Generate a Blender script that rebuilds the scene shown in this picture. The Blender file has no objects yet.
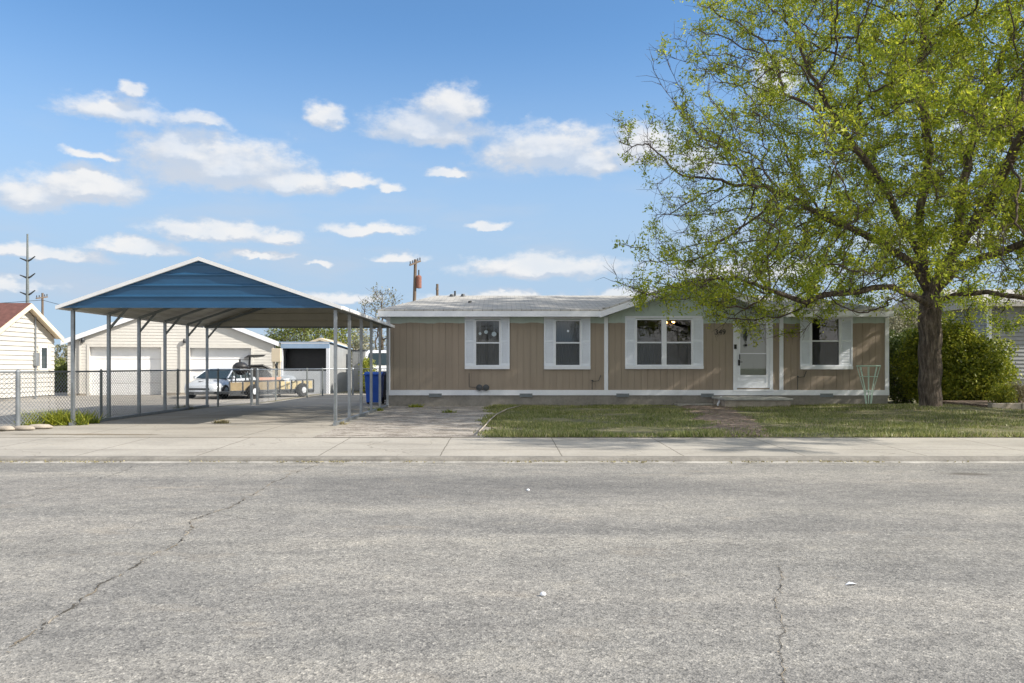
import bpy, math, random
import numpy as np
from mathutils import Vector, Matrix
random.seed(7); RNG = np.random.default_rng(7)
R = math.radians
scene = bpy.context.scene
COL = scene.collection

# ------------------------------------------------------------------ camera constants (metres; camera at x=0,y=0)
FPX, CX, HY, CZ = 800.0, 502.0, 366.0, 1.25
def P(px, py, Y):            # picture position at a given depth -> place
    return ((px-CX)/FPX*Y, Y, CZ-(py-HY)/FPX*Y)
def PX(px, Y): return (px-CX)/FPX*Y
def PZ(py, Y): return CZ-(py-HY)/FPX*Y
STREET = -0.115
def G(px, py, z=STREET):     # point on flat ground
    Y = (CZ-z)*FPX/(py-HY); return ((px-CX)/FPX*Y, Y)

# ------------------------------------------------------------------ materials
def new_mat(name):
    m = bpy.data.materials.new(name); m.use_nodes = True
    nt = m.node_tree; nt.nodes.clear()
    out = nt.nodes.new('ShaderNodeOutputMaterial')
    b = nt.nodes.new('ShaderNodeBsdfPrincipled')
    nt.links.new(b.outputs[0], out.inputs[0])
    return m, nt, b
def N(nt, typ, **kw):
    n = nt.nodes.new(typ)
    for k, v in kw.items():
        if k.startswith('i_'): n.inputs[int(k[2:])].default_value = v
        else: setattr(n, k, v)
    return n
def pos(nt, scale=(1,1,1)):
    g = nt.nodes.new('ShaderNodeNewGeometry')
    mp = nt.nodes.new('ShaderNodeMapping'); mp.inputs['Scale'].default_value = scale
    nt.links.new(g.outputs['Position'], mp.inputs[0]); return mp.outputs[0]
def noise(nt, vec, scale, detail=4, rough=.55, dist=0):
    n = N(nt, 'ShaderNodeTexNoise'); nt.links.new(vec, n.inputs['Vector'])
    n.inputs['Scale'].default_value = scale; n.inputs['Detail'].default_value = detail
    n.inputs['Roughness'].default_value = rough; n.inputs['Distortion'].default_value = dist
    return n.outputs['Fac']
def ramp(nt, fac, stops):
    r = N(nt, 'ShaderNodeValToRGB'); nt.links.new(fac, r.inputs[0])
    e = r.color_ramp.elements
    while len(e) < len(stops): e.new(.5)
    for i, (p, c) in enumerate(stops):
        e[i].position = p; e[i].color = (*c, 1) if hasattr(c, '__len__') else (c, c, c, 1)
    return r.outputs[0]
def mixc(nt, fac, a, b, mode='MIX'):
    n = N(nt, 'ShaderNodeMix', data_type='RGBA', blend_type=mode)
    for s, v in ((0, fac), (6, a), (7, b)):
        if hasattr(v, 'is_output'): nt.links.new(v, n.inputs[s])
        elif s == 0: n.inputs[0].default_value = v
        else: n.inputs[s].default_value = (*v, 1) if len(v) == 3 else v
    return n.outputs[2]
def mth(nt, op, a, b=0.0, c=0.0, clamp=False):
    n = N(nt, 'ShaderNodeMath', operation=op, use_clamp=clamp)
    for i, v in enumerate((a, b, c)):
        if hasattr(v, 'is_output'): nt.links.new(v, n.inputs[i])
        else: n.inputs[i].default_value = v
    return n.outputs[0]
def bump(nt, b, h, strength=.3, dist=.01):
    n = N(nt, 'ShaderNodeBump'); n.inputs['Strength'].default_value = strength; n.inputs['Distance'].default_value = dist
    nt.links.new(h, n.inputs['Height']); nt.links.new(n.outputs[0], b.inputs['Normal'])
def mul3(c, k): return tuple(min(1, x*k) for x in c)
def M(name, col, rough=.7, var=.12, scale=2.0, stretch=(1,1,1), bmp=0, bscale=60, metal=0, spec=.5):
    m, nt, b = new_mat(name)
    p = pos(nt, stretch)
    n1 = noise(nt, p, scale, 5); n2 = noise(nt, p, scale*9, 3)
    f = mth(nt, 'ADD', mth(nt, 'MULTIPLY', n1, .65), mth(nt, 'MULTIPLY', n2, .35))
    c = ramp(nt, f, [(.3, mul3(col, 1-var*1.6)), (.7, mul3(col, 1+var*1.4))])
    nt.links.new(c, b.inputs['Base Color'])
    b.inputs['Roughness'].default_value = rough; b.inputs['Metallic'].default_value = metal
    b.inputs['Specular IOR Level'].default_value = spec
    if bmp: bump(nt, b, noise(nt, pos(nt), bscale, 4), bmp, .01)
    return m
MT = {}
MT['white_trim'] = M('white_trim', (.74,.77,.82), .6, .05, 1.5)
MT['shutter'] = M('shutter_paint', (.72,.77,.84), .55, .05, 3)
MT['skirting'] = M('skirting', (.24,.225,.20), .9, .22, 1.5, bmp=.4, bscale=30)
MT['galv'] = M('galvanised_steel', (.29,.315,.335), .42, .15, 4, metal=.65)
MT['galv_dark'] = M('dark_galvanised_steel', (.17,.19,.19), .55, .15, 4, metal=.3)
MT['blue_sheet'] = M('blue_sheet_metal', (.017,.08,.17), .42, .10, 1.2, stretch=(1,1,4))
MT['sheet_inner'] = M('unpainted_sheet_lining', (.40,.38,.31), .5, .08, 2)
MT['white_sheet'] = M('white_sheet_metal', (.72,.73,.74), .4, .05, 2)
MT['cream_siding'] = M('cream_siding', (.50,.485,.445), .6, .04, .8)
MT['garage_siding'] = M('garage_siding', (.60,.585,.545), .65, .05, .8)
MT['cream_trim'] = M('cream_trim', (.70,.60,.44), .6, .05, 2)
MT['door_white'] = M('garage_door_white', (.78,.79,.80), .5, .03, 2)
MT['red_roof'] = M('red_brown_shingles', (.13,.055,.045), .9, .25, 6, bmp=.5, bscale=30)
MT['grey_siding'] = M('grey_siding', (.25,.26,.27), .7, .06, 1)
MT['black'] = M('black_plastic', (.02,.02,.022), .5, .2, 6)
MT['black_rubber'] = M('black_rubber', (.025,.025,.025), .85, .2, 6)
MT['dark_metal'] = M('dark_metal', (.06,.065,.07), .5, .2, 6, metal=.3)
MT['bin_blue'] = M('blue_bin_plastic', (.015,.11,.58), .45, .08, 3)
MT['wood_pole'] = M('weathered_pole_wood', (.16,.12,.09), .9, .25, 5, stretch=(3,3,.5))
MT['rust'] = M('rusty_transformer_paint', (.24,.10,.07), .7, .2, 8)
MT['plywood'] = M('plywood_side', (.26,.205,.12), .8, .15, 3)
MT['plywood_light'] = M('pale_boards', (.50,.42,.24), .8, .1, 3)
MT['silver'] = M('silver_car_paint', (.62,.66,.70), .3, .04, 1, metal=.25)
MT['grey_paint'] = M('grey_car_paint', (.36,.40,.45), .3, .04, 1, metal=.25)
MT['van_white'] = M('white_car_paint', (.75,.76,.76), .3, .04, 1)
MT['shed_blue'] = M('pale_blue_metal', (.30,.42,.58), .5, .08, 2)
MT['shed_grey'] = M('grey_metal_wall', (.30,.31,.31), .6, .1, 2)
MT['pale_panel'] = M('pale_grey_panel', (.50,.53,.56), .6, .08, 2)
MT['green_wire'] = M('pale_green_wire', (.52,.68,.58), .5, .08, 6)
MT['block'] = M('concrete_block', (.36,.32,.27), .95, .2, 6, bmp=.5, bscale=40)
MT['step'] = M('step_concrete', (.40,.40,.38), .9, .22, 4, bmp=.4, bscale=50)
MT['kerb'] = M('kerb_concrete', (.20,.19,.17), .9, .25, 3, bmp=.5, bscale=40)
MT['gutter'] = M('gutter_concrete', (.31,.30,.275), .9, .35, 3, bmp=.4, bscale=50)
MT['vent_metal'] = M('vent_metal', (.22,.25,.27), .6, .15, 8)
MT['door_paint'] = M('door_paint', (.44,.47,.42), .5, .04, 2)
MT['brass'] = M('brass', (.45,.30,.10), .35, .1, 5, metal=.8)
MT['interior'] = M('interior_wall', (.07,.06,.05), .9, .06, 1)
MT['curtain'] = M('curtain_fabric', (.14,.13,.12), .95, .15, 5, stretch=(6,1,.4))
MT['bark'] = None
def emis(name, c, s):
    m, nt, b = new_mat(name)
    b.inputs['Base Color'].default_value = (*c, 1); b.inputs['Emission Color'].default_value = (*c, 1)
    b.inputs['Emission Strength'].default_value = s; return m
MT['bulb'] = emis('warm_bulb', (1, .55, .18), 6)

def glass(name, tint=(.75,.8,.8), refl=1.0):
    m, nt, b = new_mat(name); nt.nodes.remove(b)
    out = [n for n in nt.nodes if n.type == 'OUTPUT_MATERIAL'][0]
    t = N(nt, 'ShaderNodeBsdfTransparent'); t.inputs[0].default_value = (*tint, 1)
    g = N(nt, 'ShaderNodeBsdfGlossy'); g.inputs['Roughness'].default_value = .02
    fr = N(nt, 'ShaderNodeFresnel'); fr.inputs[0].default_value = 1.5
    f = mth(nt, 'MULTIPLY_ADD', fr.outputs[0], 2.2*refl, .01, clamp=True)
    mx = N(nt, 'ShaderNodeMixShader'); nt.links.new(f, mx.inputs[0]); nt.links.new(t.outputs[0], mx.inputs[1]); nt.links.new(g.outputs[0], mx.inputs[2])
    nt.links.new(mx.outputs[0], out.inputs[0]); return m
MT['glass'] = glass('window_glass')
m, nt, b = new_mat('car_glass'); b.inputs['Base Color'].default_value = (.03,.045,.05,1); b.inputs['Roughness'].default_value = .06; MT['car_glass'] = m
m, nt, b = new_mat('insect_screen'); nt.nodes.remove(b)          # fine grey mesh in the lower sashes
t = N(nt, 'ShaderNodeBsdfTransparent'); d = N(nt, 'ShaderNodeBsdfDiffuse'); d.inputs[0].default_value = (.12,.125,.13,1)
mx = N(nt, 'ShaderNodeMixShader'); mx.inputs[0].default_value = .5
nt.links.new(t.outputs[0], mx.inputs[1]); nt.links.new(d.outputs[0], mx.inputs[2])
nt.links.new(mx.outputs[0], [n for n in nt.nodes if n.type == 'OUTPUT_MATERIAL'][0].inputs[0]); MT['screen'] = m

# tan grooved siding whose top band was left in the old pale green paint
m, nt, b = new_mat('tan_siding')
p = pos(nt); pv = pos(nt, (5, 1, .35))
sx = N(nt, 'ShaderNodeSeparateXYZ'); nt.links.new(p, sx.inputs[0])
tan = ramp(nt, noise(nt, pv, 1.1, 5), [(.3, (.275,.222,.172)), (.7, (.33,.27,.21))])
tan = mixc(nt, ramp(nt, noise(nt, pos(nt, (.25,1,.3)), 1.0, 2), [(.4, 0), (.7, .6)]), tan, (.30,.265,.205))
old = ramp(nt, noise(nt, p, 2.5, 4), [(.3, (.40,.48,.44)), (.7, (.49,.57,.52))])
z = mth(nt, 'ADD', sx.outputs[2], mth(nt, 'MULTIPLY', noise(nt, pos(nt, (1.6, 1, .3)), 1.0, 3), -.12))
f = mth(nt, 'GREATER_THAN', z, 2.53)
nt.links.new(mixc(nt, f, tan, old), b.inputs['Base Color']); b.inputs['Roughness'].default_value = .75
bump(nt, b, noise(nt, pos(nt, (60, 60, 4)), 1, 3), .25, .004); MT['tan'] = m

# shingles
m, nt, b = new_mat('pale_shingles')
p = pos(nt)
c = ramp(nt, noise(nt, pos(nt, (3, 9, 9)), 2.2, 5, .7), [(.25, (.30,.29,.27)), (.5, (.43,.42,.39)), (.75, (.52,.50,.47))])
br = N(nt, 'ShaderNodeTexBrick'); nt.links.new(pos(nt, (1, 1, 1)), br.inputs['Vector'])
br.inputs['Scale'].default_value = 1; br.inputs['Brick Width'].default_value = .3; br.inputs['Row Height'].default_value = .14; br.inputs['Mortar Size'].default_value = .012
br.inputs['Color1'].default_value = (1,1,1,1); br.inputs['Color2'].default_value = (.78,.78,.78,1); br.inputs['Mortar'].default_value = (.45,.45,.45,1)
nt.links.new(mixc(nt, .8, c, br.outputs[0], 'MULTIPLY'), b.inputs['Base Color']); b.inputs['Roughness'].default_value = .95
bump(nt, b, noise(nt, p, 35, 4), .6, .01); MT['shingle'] = m

# asphalt
m, nt, b = new_mat('weathered_asphalt')
p = pos(nt)
v = N(nt, 'ShaderNodeTexVoronoi'); nt.links.new(p, v.inputs['Vector']); v.inputs['Scale'].default_value = 105
vs = N(nt, 'ShaderNodeSeparateColor'); nt.links.new(v.outputs['Color'], vs.inputs[0])
v2 = N(nt, 'ShaderNodeTexVoronoi'); nt.links.new(p, v2.inputs['Vector']); v2.inputs['Scale'].default_value = 48
vs2 = N(nt, 'ShaderNodeSeparateColor'); nt.links.new(v2.outputs['Color'], vs2.inputs[0])
ag = mth(nt, 'ADD', mth(nt, 'MULTIPLY', vs.outputs[0], .6), mth(nt, 'MULTIPLY', vs2.outputs[1], .4))
c = ramp(nt, ag, [(.10, (.12,.12,.117)), (.45, (.228,.226,.218)), (.80, (.30,.295,.28)), (.97, (.46,.45,.42))])
big = noise(nt, pos(nt, (.35, 1.1, 1)), .55, 6, .62, .6)
c = mixc(nt, 1.0, c, ramp(nt, big, [(.34, (.78,.78,.78)), (.5, (1.0,.99,.97)), (.62, (1.2,1.17,1.12))]), 'MULTIPLY')
mid = noise(nt, pos(nt, (1, 1.6, 1)), 3.5, 5, .65)
lane = noise(nt, pos(nt, (.03, .62, 1)), 1.0, 3, .5)
c = mixc(nt, 1.0, c, ramp(nt, lane, [(.35, (.86,.86,.865)), (.5, (.98,.98,.975)), (.65, (1.08,1.07,1.04))]), 'MULTIPLY')
c = mixc(nt, .8, c, ramp(nt, mid, [(.32, (.74,.74,.75)), (.55, (1,1,1)), (.7, (1.12,1.1,1.06))]), 'MULTIPLY')
tanp = ramp(nt, noise(nt, pos(nt, (.8, 1.4, 1)), 1.4, 4, .6), [(.60, 0), (.72, .22)])
c = mixc(nt, tanp, c, (.33,.28,.215))
# old oil stain near the right kerb
g = N(nt, 'ShaderNodeNewGeometry'); sb = N(nt, 'ShaderNodeVectorMath', operation='SUBTRACT'); nt.links.new(g.outputs['Position'], sb.inputs[0])
ox, oy = G(968, 474); sb.inputs[1].default_value = (ox, oy, STREET)
ml = N(nt, 'ShaderNodeVectorMath', operation='MULTIPLY'); nt.links.new(sb.outputs[0], ml.inputs[0]); ml.inputs[1].default_value = (1.6, 3.2, 0)
spots = smoothf = ramp(nt, noise(nt, pos(nt, (1, 1, 1)), 1.9, 2, .4), [(.20, .55), (.27, 0)])
c = mixc(nt, spots, c, (.13,.125,.115))
ln = N(nt, 'ShaderNodeVectorMath', operation='LENGTH'); nt.links.new(ml.outputs[0], ln.inputs[0])
st = mth(nt, 'ADD', ln.outputs['Value'], mth(nt, 'MULTIPLY', noise(nt, p, 4, 4), .9))
c = mixc(nt, ramp(nt, st, [(.7, .65), (1.35, 0)]), c, (.07,.06,.05))
nt.links.new(c, b.inputs['Base Color']); b.inputs['Roughness'].default_value = .9; b.inputs['Specular IOR Level'].default_value = .25
bump(nt, b, v.outputs['Distance'], .55, .006); MT['asphalt'] = m

# concrete sheets
def concrete(name, base, joints=None, dirt=.3, tint=(.30,.24,.17)):
    m, nt, b = new_mat(name)
    p = pos(nt)
    c = ramp(nt, noise(nt, pos(nt, (.5, 1, 1)), .9, 6, .6, .3), [(.3, mul3(base, .78)), (.5, base), (.7, mul3(base, 1.14))])
    c = mixc(nt, 1.0, c, ramp(nt, noise(nt, p, 22, 4, .7), [(.3, (.84,.84,.84)), (.7, (1.06,1.06,1.06))]), 'MULTIPLY')
    c = mixc(nt, ramp(nt, noise(nt, pos(nt, (.6, 1.2, 1)), 1.7, 6, .7), [(.55, 0), (.74, dirt)]), c, tint)
    s = N(nt, 'ShaderNodeSeparateXYZ'); nt.links.new(p, s.inputs[0])
    wob = mth(nt, 'MULTIPLY', noise(nt, p, 3, 3), .03)
    if joints:
        xs, ylist, w = joints
        fac = None
        fx = mth(nt, 'ABSOLUTE', mth(nt, 'SUBTRACT', mth(nt, 'FRACT', mth(nt, 'DIVIDE', mth(nt, 'ADD', s.outputs[0], wob), xs)), .5))
        fac = mth(nt, 'LESS_THAN', fx, w/xs/2)
        for yy in ylist:
            fac = mth(nt, 'MAXIMUM', fac, mth(nt, 'LESS_THAN', mth(nt, 'ABSOLUTE', mth(nt, 'SUBTRACT', mth(nt, 'ADD', s.outputs[1], wob), yy)), w/2+.004))
        c = mixc(nt, mth(nt, 'MULTIPLY', fac, .75), c, (.10,.09,.075))
    # hairline cracks
    v = N(nt, 'ShaderNodeTexVoronoi', feature='DISTANCE_TO_EDGE'); v.inputs['Scale'].default_value = .33
    nn = N(nt, 'ShaderNodeTexNoise'); nt.links.new(p, nn.inputs['Vector']); nn.inputs['Scale'].default_value = 1.4; nn.inputs['Detail'].default_value = 5
    av = N(nt, 'ShaderNodeVectorMath', operation='MULTIPLY_ADD'); nt.links.new(nn.outputs['Color'], av.inputs[0]); av.inputs[1].default_value = (1.2,1.2,0); nt.links.new(p, av.inputs[2])
    nt.links.new(av.outputs[0], v.inputs['Vector'])
    cr = mth(nt, 'MULTIPLY', mth(nt, 'LESS_THAN', v.outputs['Distance'], .0028), .35)
    c = mixc(nt, cr, c, (.11,.10,.085))
    nt.links.new(c, b.inputs['Base Color']); b.inputs['Roughness'].default_value = .92; b.inputs['Specular IOR Level'].default_value = .25
    bump(nt, b, noise(nt, p, 45, 5), .35, .01)
    return m
MT['sidewalk'] = concrete('sidewalk_concrete', (.36,.342,.305), (1.75, (12.25,), .018), .18)
MT['driveway'] = concrete('driveway_concrete', (.335,.315,.275), (3.05, (17.0, 20.1, 23.2, 26.3), .02), .45)
MT['neighbour_driveway'] = concrete('pale_drive_concrete', (.34,.32,.285), (3.4, (20.5, 25, 29), .02), .3)
m, nt, b = new_mat('dirty_gravel')
p = pos(nt)
v = N(nt, 'ShaderNodeTexVoronoi'); nt.links.new(p, v.inputs['Vector']); v.inputs['Scale'].default_value = 40
c = ramp(nt, v.outputs['Color'], [(.1, (.15,.13,.11)), (.6, (.29,.265,.235)), (.95, (.42,.40,.37))])
c = mixc(nt, ramp(nt, noise(nt, pos(nt, (.6,1.1,1)), 1.5, 6, .65), [(.42, 0), (.6, .8)]), c, (.40,.37,.325))
c = mixc(nt, ramp(nt, noise(nt, pos(nt, (1,1.6,1)), 2.3, 5, .7), [(.50, 0), (.60, .75)]), c, (.12,.10,.08))
nt.links.new(c, b.inputs['Base Color']); b.inputs['Roughness'].default_value = .95; bump(nt, b, v.outputs['Distance'], .6, .02); MT['gravel'] = m
m, nt, b = new_mat('mulch')
p = pos(nt)
v = N(nt, 'ShaderNodeTexVoronoi'); nt.links.new(pos(nt, (.6,1,1)), v.inputs['Vector']); v.inputs['Scale'].default_value = 22
c = ramp(nt, v.outputs['Color'], [(.1, (.11,.075,.055)), (.6, (.21,.155,.12)), (.95, (.34,.28,.23))])
nt.links.new(c, b.inputs['Base Color']); b.inputs['Roughness'].default_value = .95; bump(nt, b, v.outputs['Distance'], .8, .03); MT['mulch'] = m
m, nt, b = new_mat('lawn_soil')
p = pos(nt)
c = ramp(nt, noise(nt, p, 1.3, 6, .7), [(.3, (.07,.085,.035)), (.5, (.15,.145,.065)), (.66, (.28,.24,.15))])
c = mixc(nt, .7, c, ramp(nt, noise(nt, p, 30, 4, .7), [(.3, (.6,.6,.6)), (.7, (1.3,1.3,1.3))]), 'MULTIPLY')
nt.links.new(c, b.inputs['Base Color']); b.inputs['Roughness'].default_value = .95; bump(nt, b, noise(nt, p, 40, 4), .8, .03); MT['lawn'] = m
MT['terrain'] = M('dry_terrain', (.16,.15,.085), .95, .3, .15)
MT['hills'] = M('far_hills', (.15,.16,.15), .95, .2, .01)

def leafmat(name, c1, c2, c3, trans=.35):
    m, nt, b = new_mat(name); nt.nodes.remove(b)
    out = [n for n in nt.nodes if n.type == 'OUTPUT_MATERIAL'][0]
    g = N(nt, 'ShaderNodeNewGeometry')
    big = noise(nt, pos(nt), .55, 3)
    f = mth(nt, 'ADD', mth(nt, 'MULTIPLY', g.outputs['Random Per Island'], .55), mth(nt, 'MULTIPLY', big, .55))
    c = ramp(nt, f, [(.15, c1), (.5, c2), (.9, c3)])
    d = N(nt, 'ShaderNodeBsdfPrincipled'); nt.links.new(c, d.inputs['Base Color']); d.inputs['Roughness'].default_value = .5
    t = N(nt, 'ShaderNodeBsdfTranslucent'); nt.links.new(c, t.inputs[0])
    mx = N(nt, 'ShaderNodeMixShader'); mx.inputs[0].default_value = trans
    nt.links.new(d.outputs[0], mx.inputs[1]); nt.links.new(t.outputs[0], mx.inputs[2]); nt.links.new(mx.outputs[0], out.inputs[0])
    return m
MT['leaf'] = leafmat('young_leaf', (.12,.19,.02), (.32,.39,.035), (.62,.62,.06), .58)
MT['bushleaf'] = leafmat('bush_leaf', (.06,.10,.014), (.22,.27,.03), (.52,.50,.06), .4)
MT['darkleaf'] = leafmat('dark_bush_leaf', (.045,.08,.018), (.11,.16,.03), (.24,.28,.07), .3)
MT['paleleaf'] = leafmat('pale_leaf', (.14,.15,.08), (.24,.24,.14), (.36,.34,.25), .3)
MT['oliveleaf'] = leafmat('olive_leaf', (.07,.10,.02), (.16,.20,.04), (.26,.28,.06), .3)
MT['grass'] = leafmat('grass_blade', (.08,.12,.028), (.19,.225,.06), (.42,.40,.18), .36)
MT['drygrass'] = leafmat('dry_grass', (.16,.15,.06), (.30,.26,.14), (.42,.38,.24), .25)
m, nt, b = new_mat('bark')
c = ramp(nt, noise(nt, pos(nt, (13, 13, 3.2)), 1, 7, .72), [(.34, (.03,.024,.019)), (.5, (.115,.09,.07)), (.66, (.26,.215,.17))])
nt.links.new(c, b.inputs['Base Color']); b.inputs['Roughness'].default_value = .95
bump(nt, b, noise(nt, pos(nt, (13, 13, 3.2)), 1, 7, .72), 1.0, .09); MT['bark'] = m
MT['twig'] = M('twig_bark', (.085,.062,.048), .9, .25, 3)

# crack filler: dark gaps with grit of mixed tone
for nm, st in (('crack', [(.0,(.035,.032,.028)),(.45,(.08,.07,.055)),(.62,(.24,.20,.145)),(1,(.36,.31,.24))]), ('crack_dark', [(0,(.05,.05,.047)),(.6,(.11,.105,.1)),(1,(.2,.19,.17))])):
    m, nt, b = new_mat(nm+'_fill'); g = N(nt, 'ShaderNodeNewGeometry')
    nt.links.new(ramp(nt, g.outputs['Random Per Island'], st), b.inputs['Base Color']); b.inputs['Roughness'].default_value = 1; MT[nm] = m

# ------------------------------------------------------------------ mesh building
OFF = {}
def tag(o, label=None, cat=None, group=None, kind=None):
    if label: o['label'] = label
    if cat: o['category'] = cat
    if group: o['group'] = group
    if kind: o['kind'] = kind
    return o
def empty(name, loc, label, cat, group=None, rz=0):
    o = bpy.data.objects.new(name, None); COL.objects.link(o); o.location = loc; o.rotation_euler = (0, 0, rz)
    o.empty_display_size = .3
    OFF[o.name] = Vector(loc); return tag(o, label, cat, group)
class MB:
    def __init__(s): s.v = []; s.f = []
    def add(s, vs, fs):
        n = len(s.v); s.v += [tuple(v) for v in vs]; s.f += [tuple(i+n for i in f) for f in fs]; return s
    def box(s, x0, x1, y0, y1, z0, z1):
        return s.add([(x0,y0,z0),(x1,y0,z0),(x1,y1,z0),(x0,y1,z0),(x0,y0,z1),(x1,y0,z1),(x1,y1,z1),(x0,y1,z1)],
                     [(0,3,2,1),(4,5,6,7),(0,1,5,4),(1,2,6,5),(2,3,7,6),(3,0,4,7)])
    def quad(s, a, b, c, d): return s.add([a,b,c,d], [(0,1,2,3)])
    def prism(s, poly, axis, a, b):      # poly of 2D points; extruded along axis 'x','y','z'
        def mk(p, t):
            return (t, p[0], p[1]) if axis == 'x' else (p[0], t, p[1]) if axis == 'y' else (p[0], p[1], t)
        n = len(poly)
        return s.add([mk(p, a) for p in poly]+[mk(p, b) for p in poly],
                     [tuple(range(n))[::-1], tuple(range(n, 2*n))]+[(i, (i+1)%n, n+(i+1)%n, n+i) for i in range(n)])
    def tube(s, pts, rad, n=8, cap=True):
        pts = [Vector(p) for p in pts]
        if not hasattr(rad, '__len__'): rad = [rad]*len(pts)
        base = len(s.v); up = None
        for i, p in enumerate(pts):
            d = (pts[min(i+1, len(pts)-1)]-pts[max(i-1, 0)])
            if d.length < 1e-9: d = Vector((0,0,1))
            d.normalize()
            if up is None: up = Vector((0,0,1)) if abs(d.z) < .9 else Vector((1,0,0))
            a = d.cross(up)
            if a.length < 1e-6: a = d.orthogonal()
            a.normalize(); c = d.cross(a); up = c.cross(d)*1.0 if False else up
            for k in range(n):
                t = 2*math.pi*k/n
                q = p+(a*math.cos(t)+c*math.sin(t))*rad[i]; s.v.append(tuple(q))
        for i in range(len(pts)-1):
            for k in range(n):
                a0 = base+i*n+k; b0 = base+i*n+(k+1)%n
                s.f.append((a0, b0, b0+n, a0+n))
        if cap:
            s.f.append(tuple(base+k for k in range(n))[::-1]); e = base+(len(pts)-1)*n
            s.f.append(tuple(e+k for k in range(n)))
        return s
    def bar(s, a, b, w, h=None):         # square section bar
        h = h or w; a = Vector(a); b = Vector(b); d = (b-a).normalized()
        up = Vector((0,0,1)) if abs(d.z) < .95 else Vector((0,1,0))
        x = d.cross(up).normalized()*w/2; y = x.normalized().cross(d).normalized()*h/2
        vs = [p+sx*x+sy*y for p in (a, b) for sx, sy in ((-1,-1),(1,-1),(1,1),(-1,1))]
        return s.add(vs, [(0,1,2,3),(7,6,5,4),(0,4,5,1),(1,5,6,2),(2,6,7,3),(3,7,4,0)])
    def lathe(s, prof, c=(0,0,0), n=16, axis='z'):   # prof: (r, h)
        base = len(s.v)
        for r, h in prof:
            for k in range(n):
                t = 2*math.pi*k/n; u, v = r*math.cos(t), r*math.sin(t)
                s.v.append((c[0]+u, c[1]+v, c[2]+h) if axis == 'z' else (c[0]+h, c[1]+u, c[2]+v) if axis == 'x' else (c[0]+u, c[1]+h, c[2]+v))
        for i in range(len(prof)-1):
            for k in range(n):
                a0 = base+i*n+k; b0 = base+i*n+(k+1)%n; s.f.append((a0, b0, b0+n, a0+n))
        s.f.append(tuple(base+k for k in range(n))[::-1]); e = base+(len(prof)-1)*n; s.f.append(tuple(e+k for k in range(n)))
        return s
    def loft(s, secs):
        base = len(s.v); n = len(secs[0])
        for q in secs: s.v += [tuple(p) for p in q]
        for i in range(len(secs)-1):
            for k in range(n):
                a0 = base+i*n+k; b0 = base+i*n+(k+1)%n; s.f.append((a0, b0, b0+n, a0+n))
        s.f.append(tuple(base+k for k in range(n))[::-1]); e = base+(len(secs)-1)*n; s.f.append(tuple(e+k for k in range(n)))
        return s
    def build(s, name, mat, parent=None, world=False, smooth=False, bevel=0):
        off = OFF.get(parent.name, Vector()) if parent is not None else Vector()
        v = s.v
        if world and off.length: v = [(a[0]-off.x, a[1]-off.y, a[2]-off.z) for a in v]
        me = bpy.data.meshes.new(name); me.from_pydata(v, [], s.f)
        import bmesh
        bm = bmesh.new(); bm.from_mesh(me); bmesh.ops.recalc_face_normals(bm, faces=bm.faces)
        bm.to_mesh(me); bm.free()
        me.materials.append(MT[mat] if isinstance(mat, str) else mat)
        if smooth: me.polygons.foreach_set('use_smooth', [True]*len(me.polygons))
        o = bpy.data.objects.new(name, me); COL.objects.link(o)
        if parent is not None: o.parent = parent; OFF[o.name] = off
        if bevel:
            md = o.modifiers.new('bevel', 'BEVEL'); md.width = bevel; md.segments = 2; md.limit_method = 'ANGLE'
        return o
def np_mesh(name, verts, faces_flat, loop_n, mat, parent=None, smooth=False, off=None):
    """verts Nx3, faces flat indices, all faces of loop_n corners"""
    if off is None and parent is not None: off = OFF.get(parent.name)
    if off is not None: verts = verts-np.array(off)
    me = bpy.data.meshes.new(name); nv = len(verts); nf = len(faces_flat)//loop_n
    me.vertices.add(nv); me.vertices.foreach_set('co', verts.astype(np.float32).ravel())
    me.loops.add(nf*loop_n); me.loops.foreach_set('vertex_index', faces_flat.astype(np.int32))
    me.polygons.add(nf); me.polygons.foreach_set('loop_start', np.arange(0, nf*loop_n, loop_n, dtype=np.int32))
    me.update(calc_edges=True); me.validate()
    if smooth: me.polygons.foreach_set('use_smooth', [True]*len(me.polygons))
    me.materials.append(MT[mat]); o = bpy.data.objects.new(name, me); COL.objects.link(o)
    if parent is not None: o.parent = parent
    return o
def copy_tree(o, parent=None):
    c = o.copy(); COL.objects.link(c)
    if parent is not None: c.parent = parent
    for ch in list(o.children): copy_tree(ch, c)
    return c
def leaves(centers, n_each, spread, ln, wd, droop=0., rng=RNG):
    """clusters of small diamond leaves, returned as quads"""
    C = np.repeat(centers, n_each, axis=0); n = len(C)
    C = C+rng.normal(0, 1, (n,3))*spread
    d = rng.normal(0, 1, (n,3)); d[:,2] -= droop; d /= np.linalg.norm(d, axis=1)[:,None]
    e = rng.normal(0, 1, (n,3)); s = np.cross(d, e); s /= np.linalg.norm(s, axis=1)[:,None]+1e-9
    L = (ln*rng.uniform(.6, 1.35, n))[:,None]; W = (wd*rng.uniform(.7, 1.3, n))[:,None]
    V = np.stack([C-d*L/2, C+s*W/2-d*L*.08, C+d*L/2, C-s*W/2-d*L*.08], 1).reshape(-1,3)
    return V, np.arange(len(V))

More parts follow.
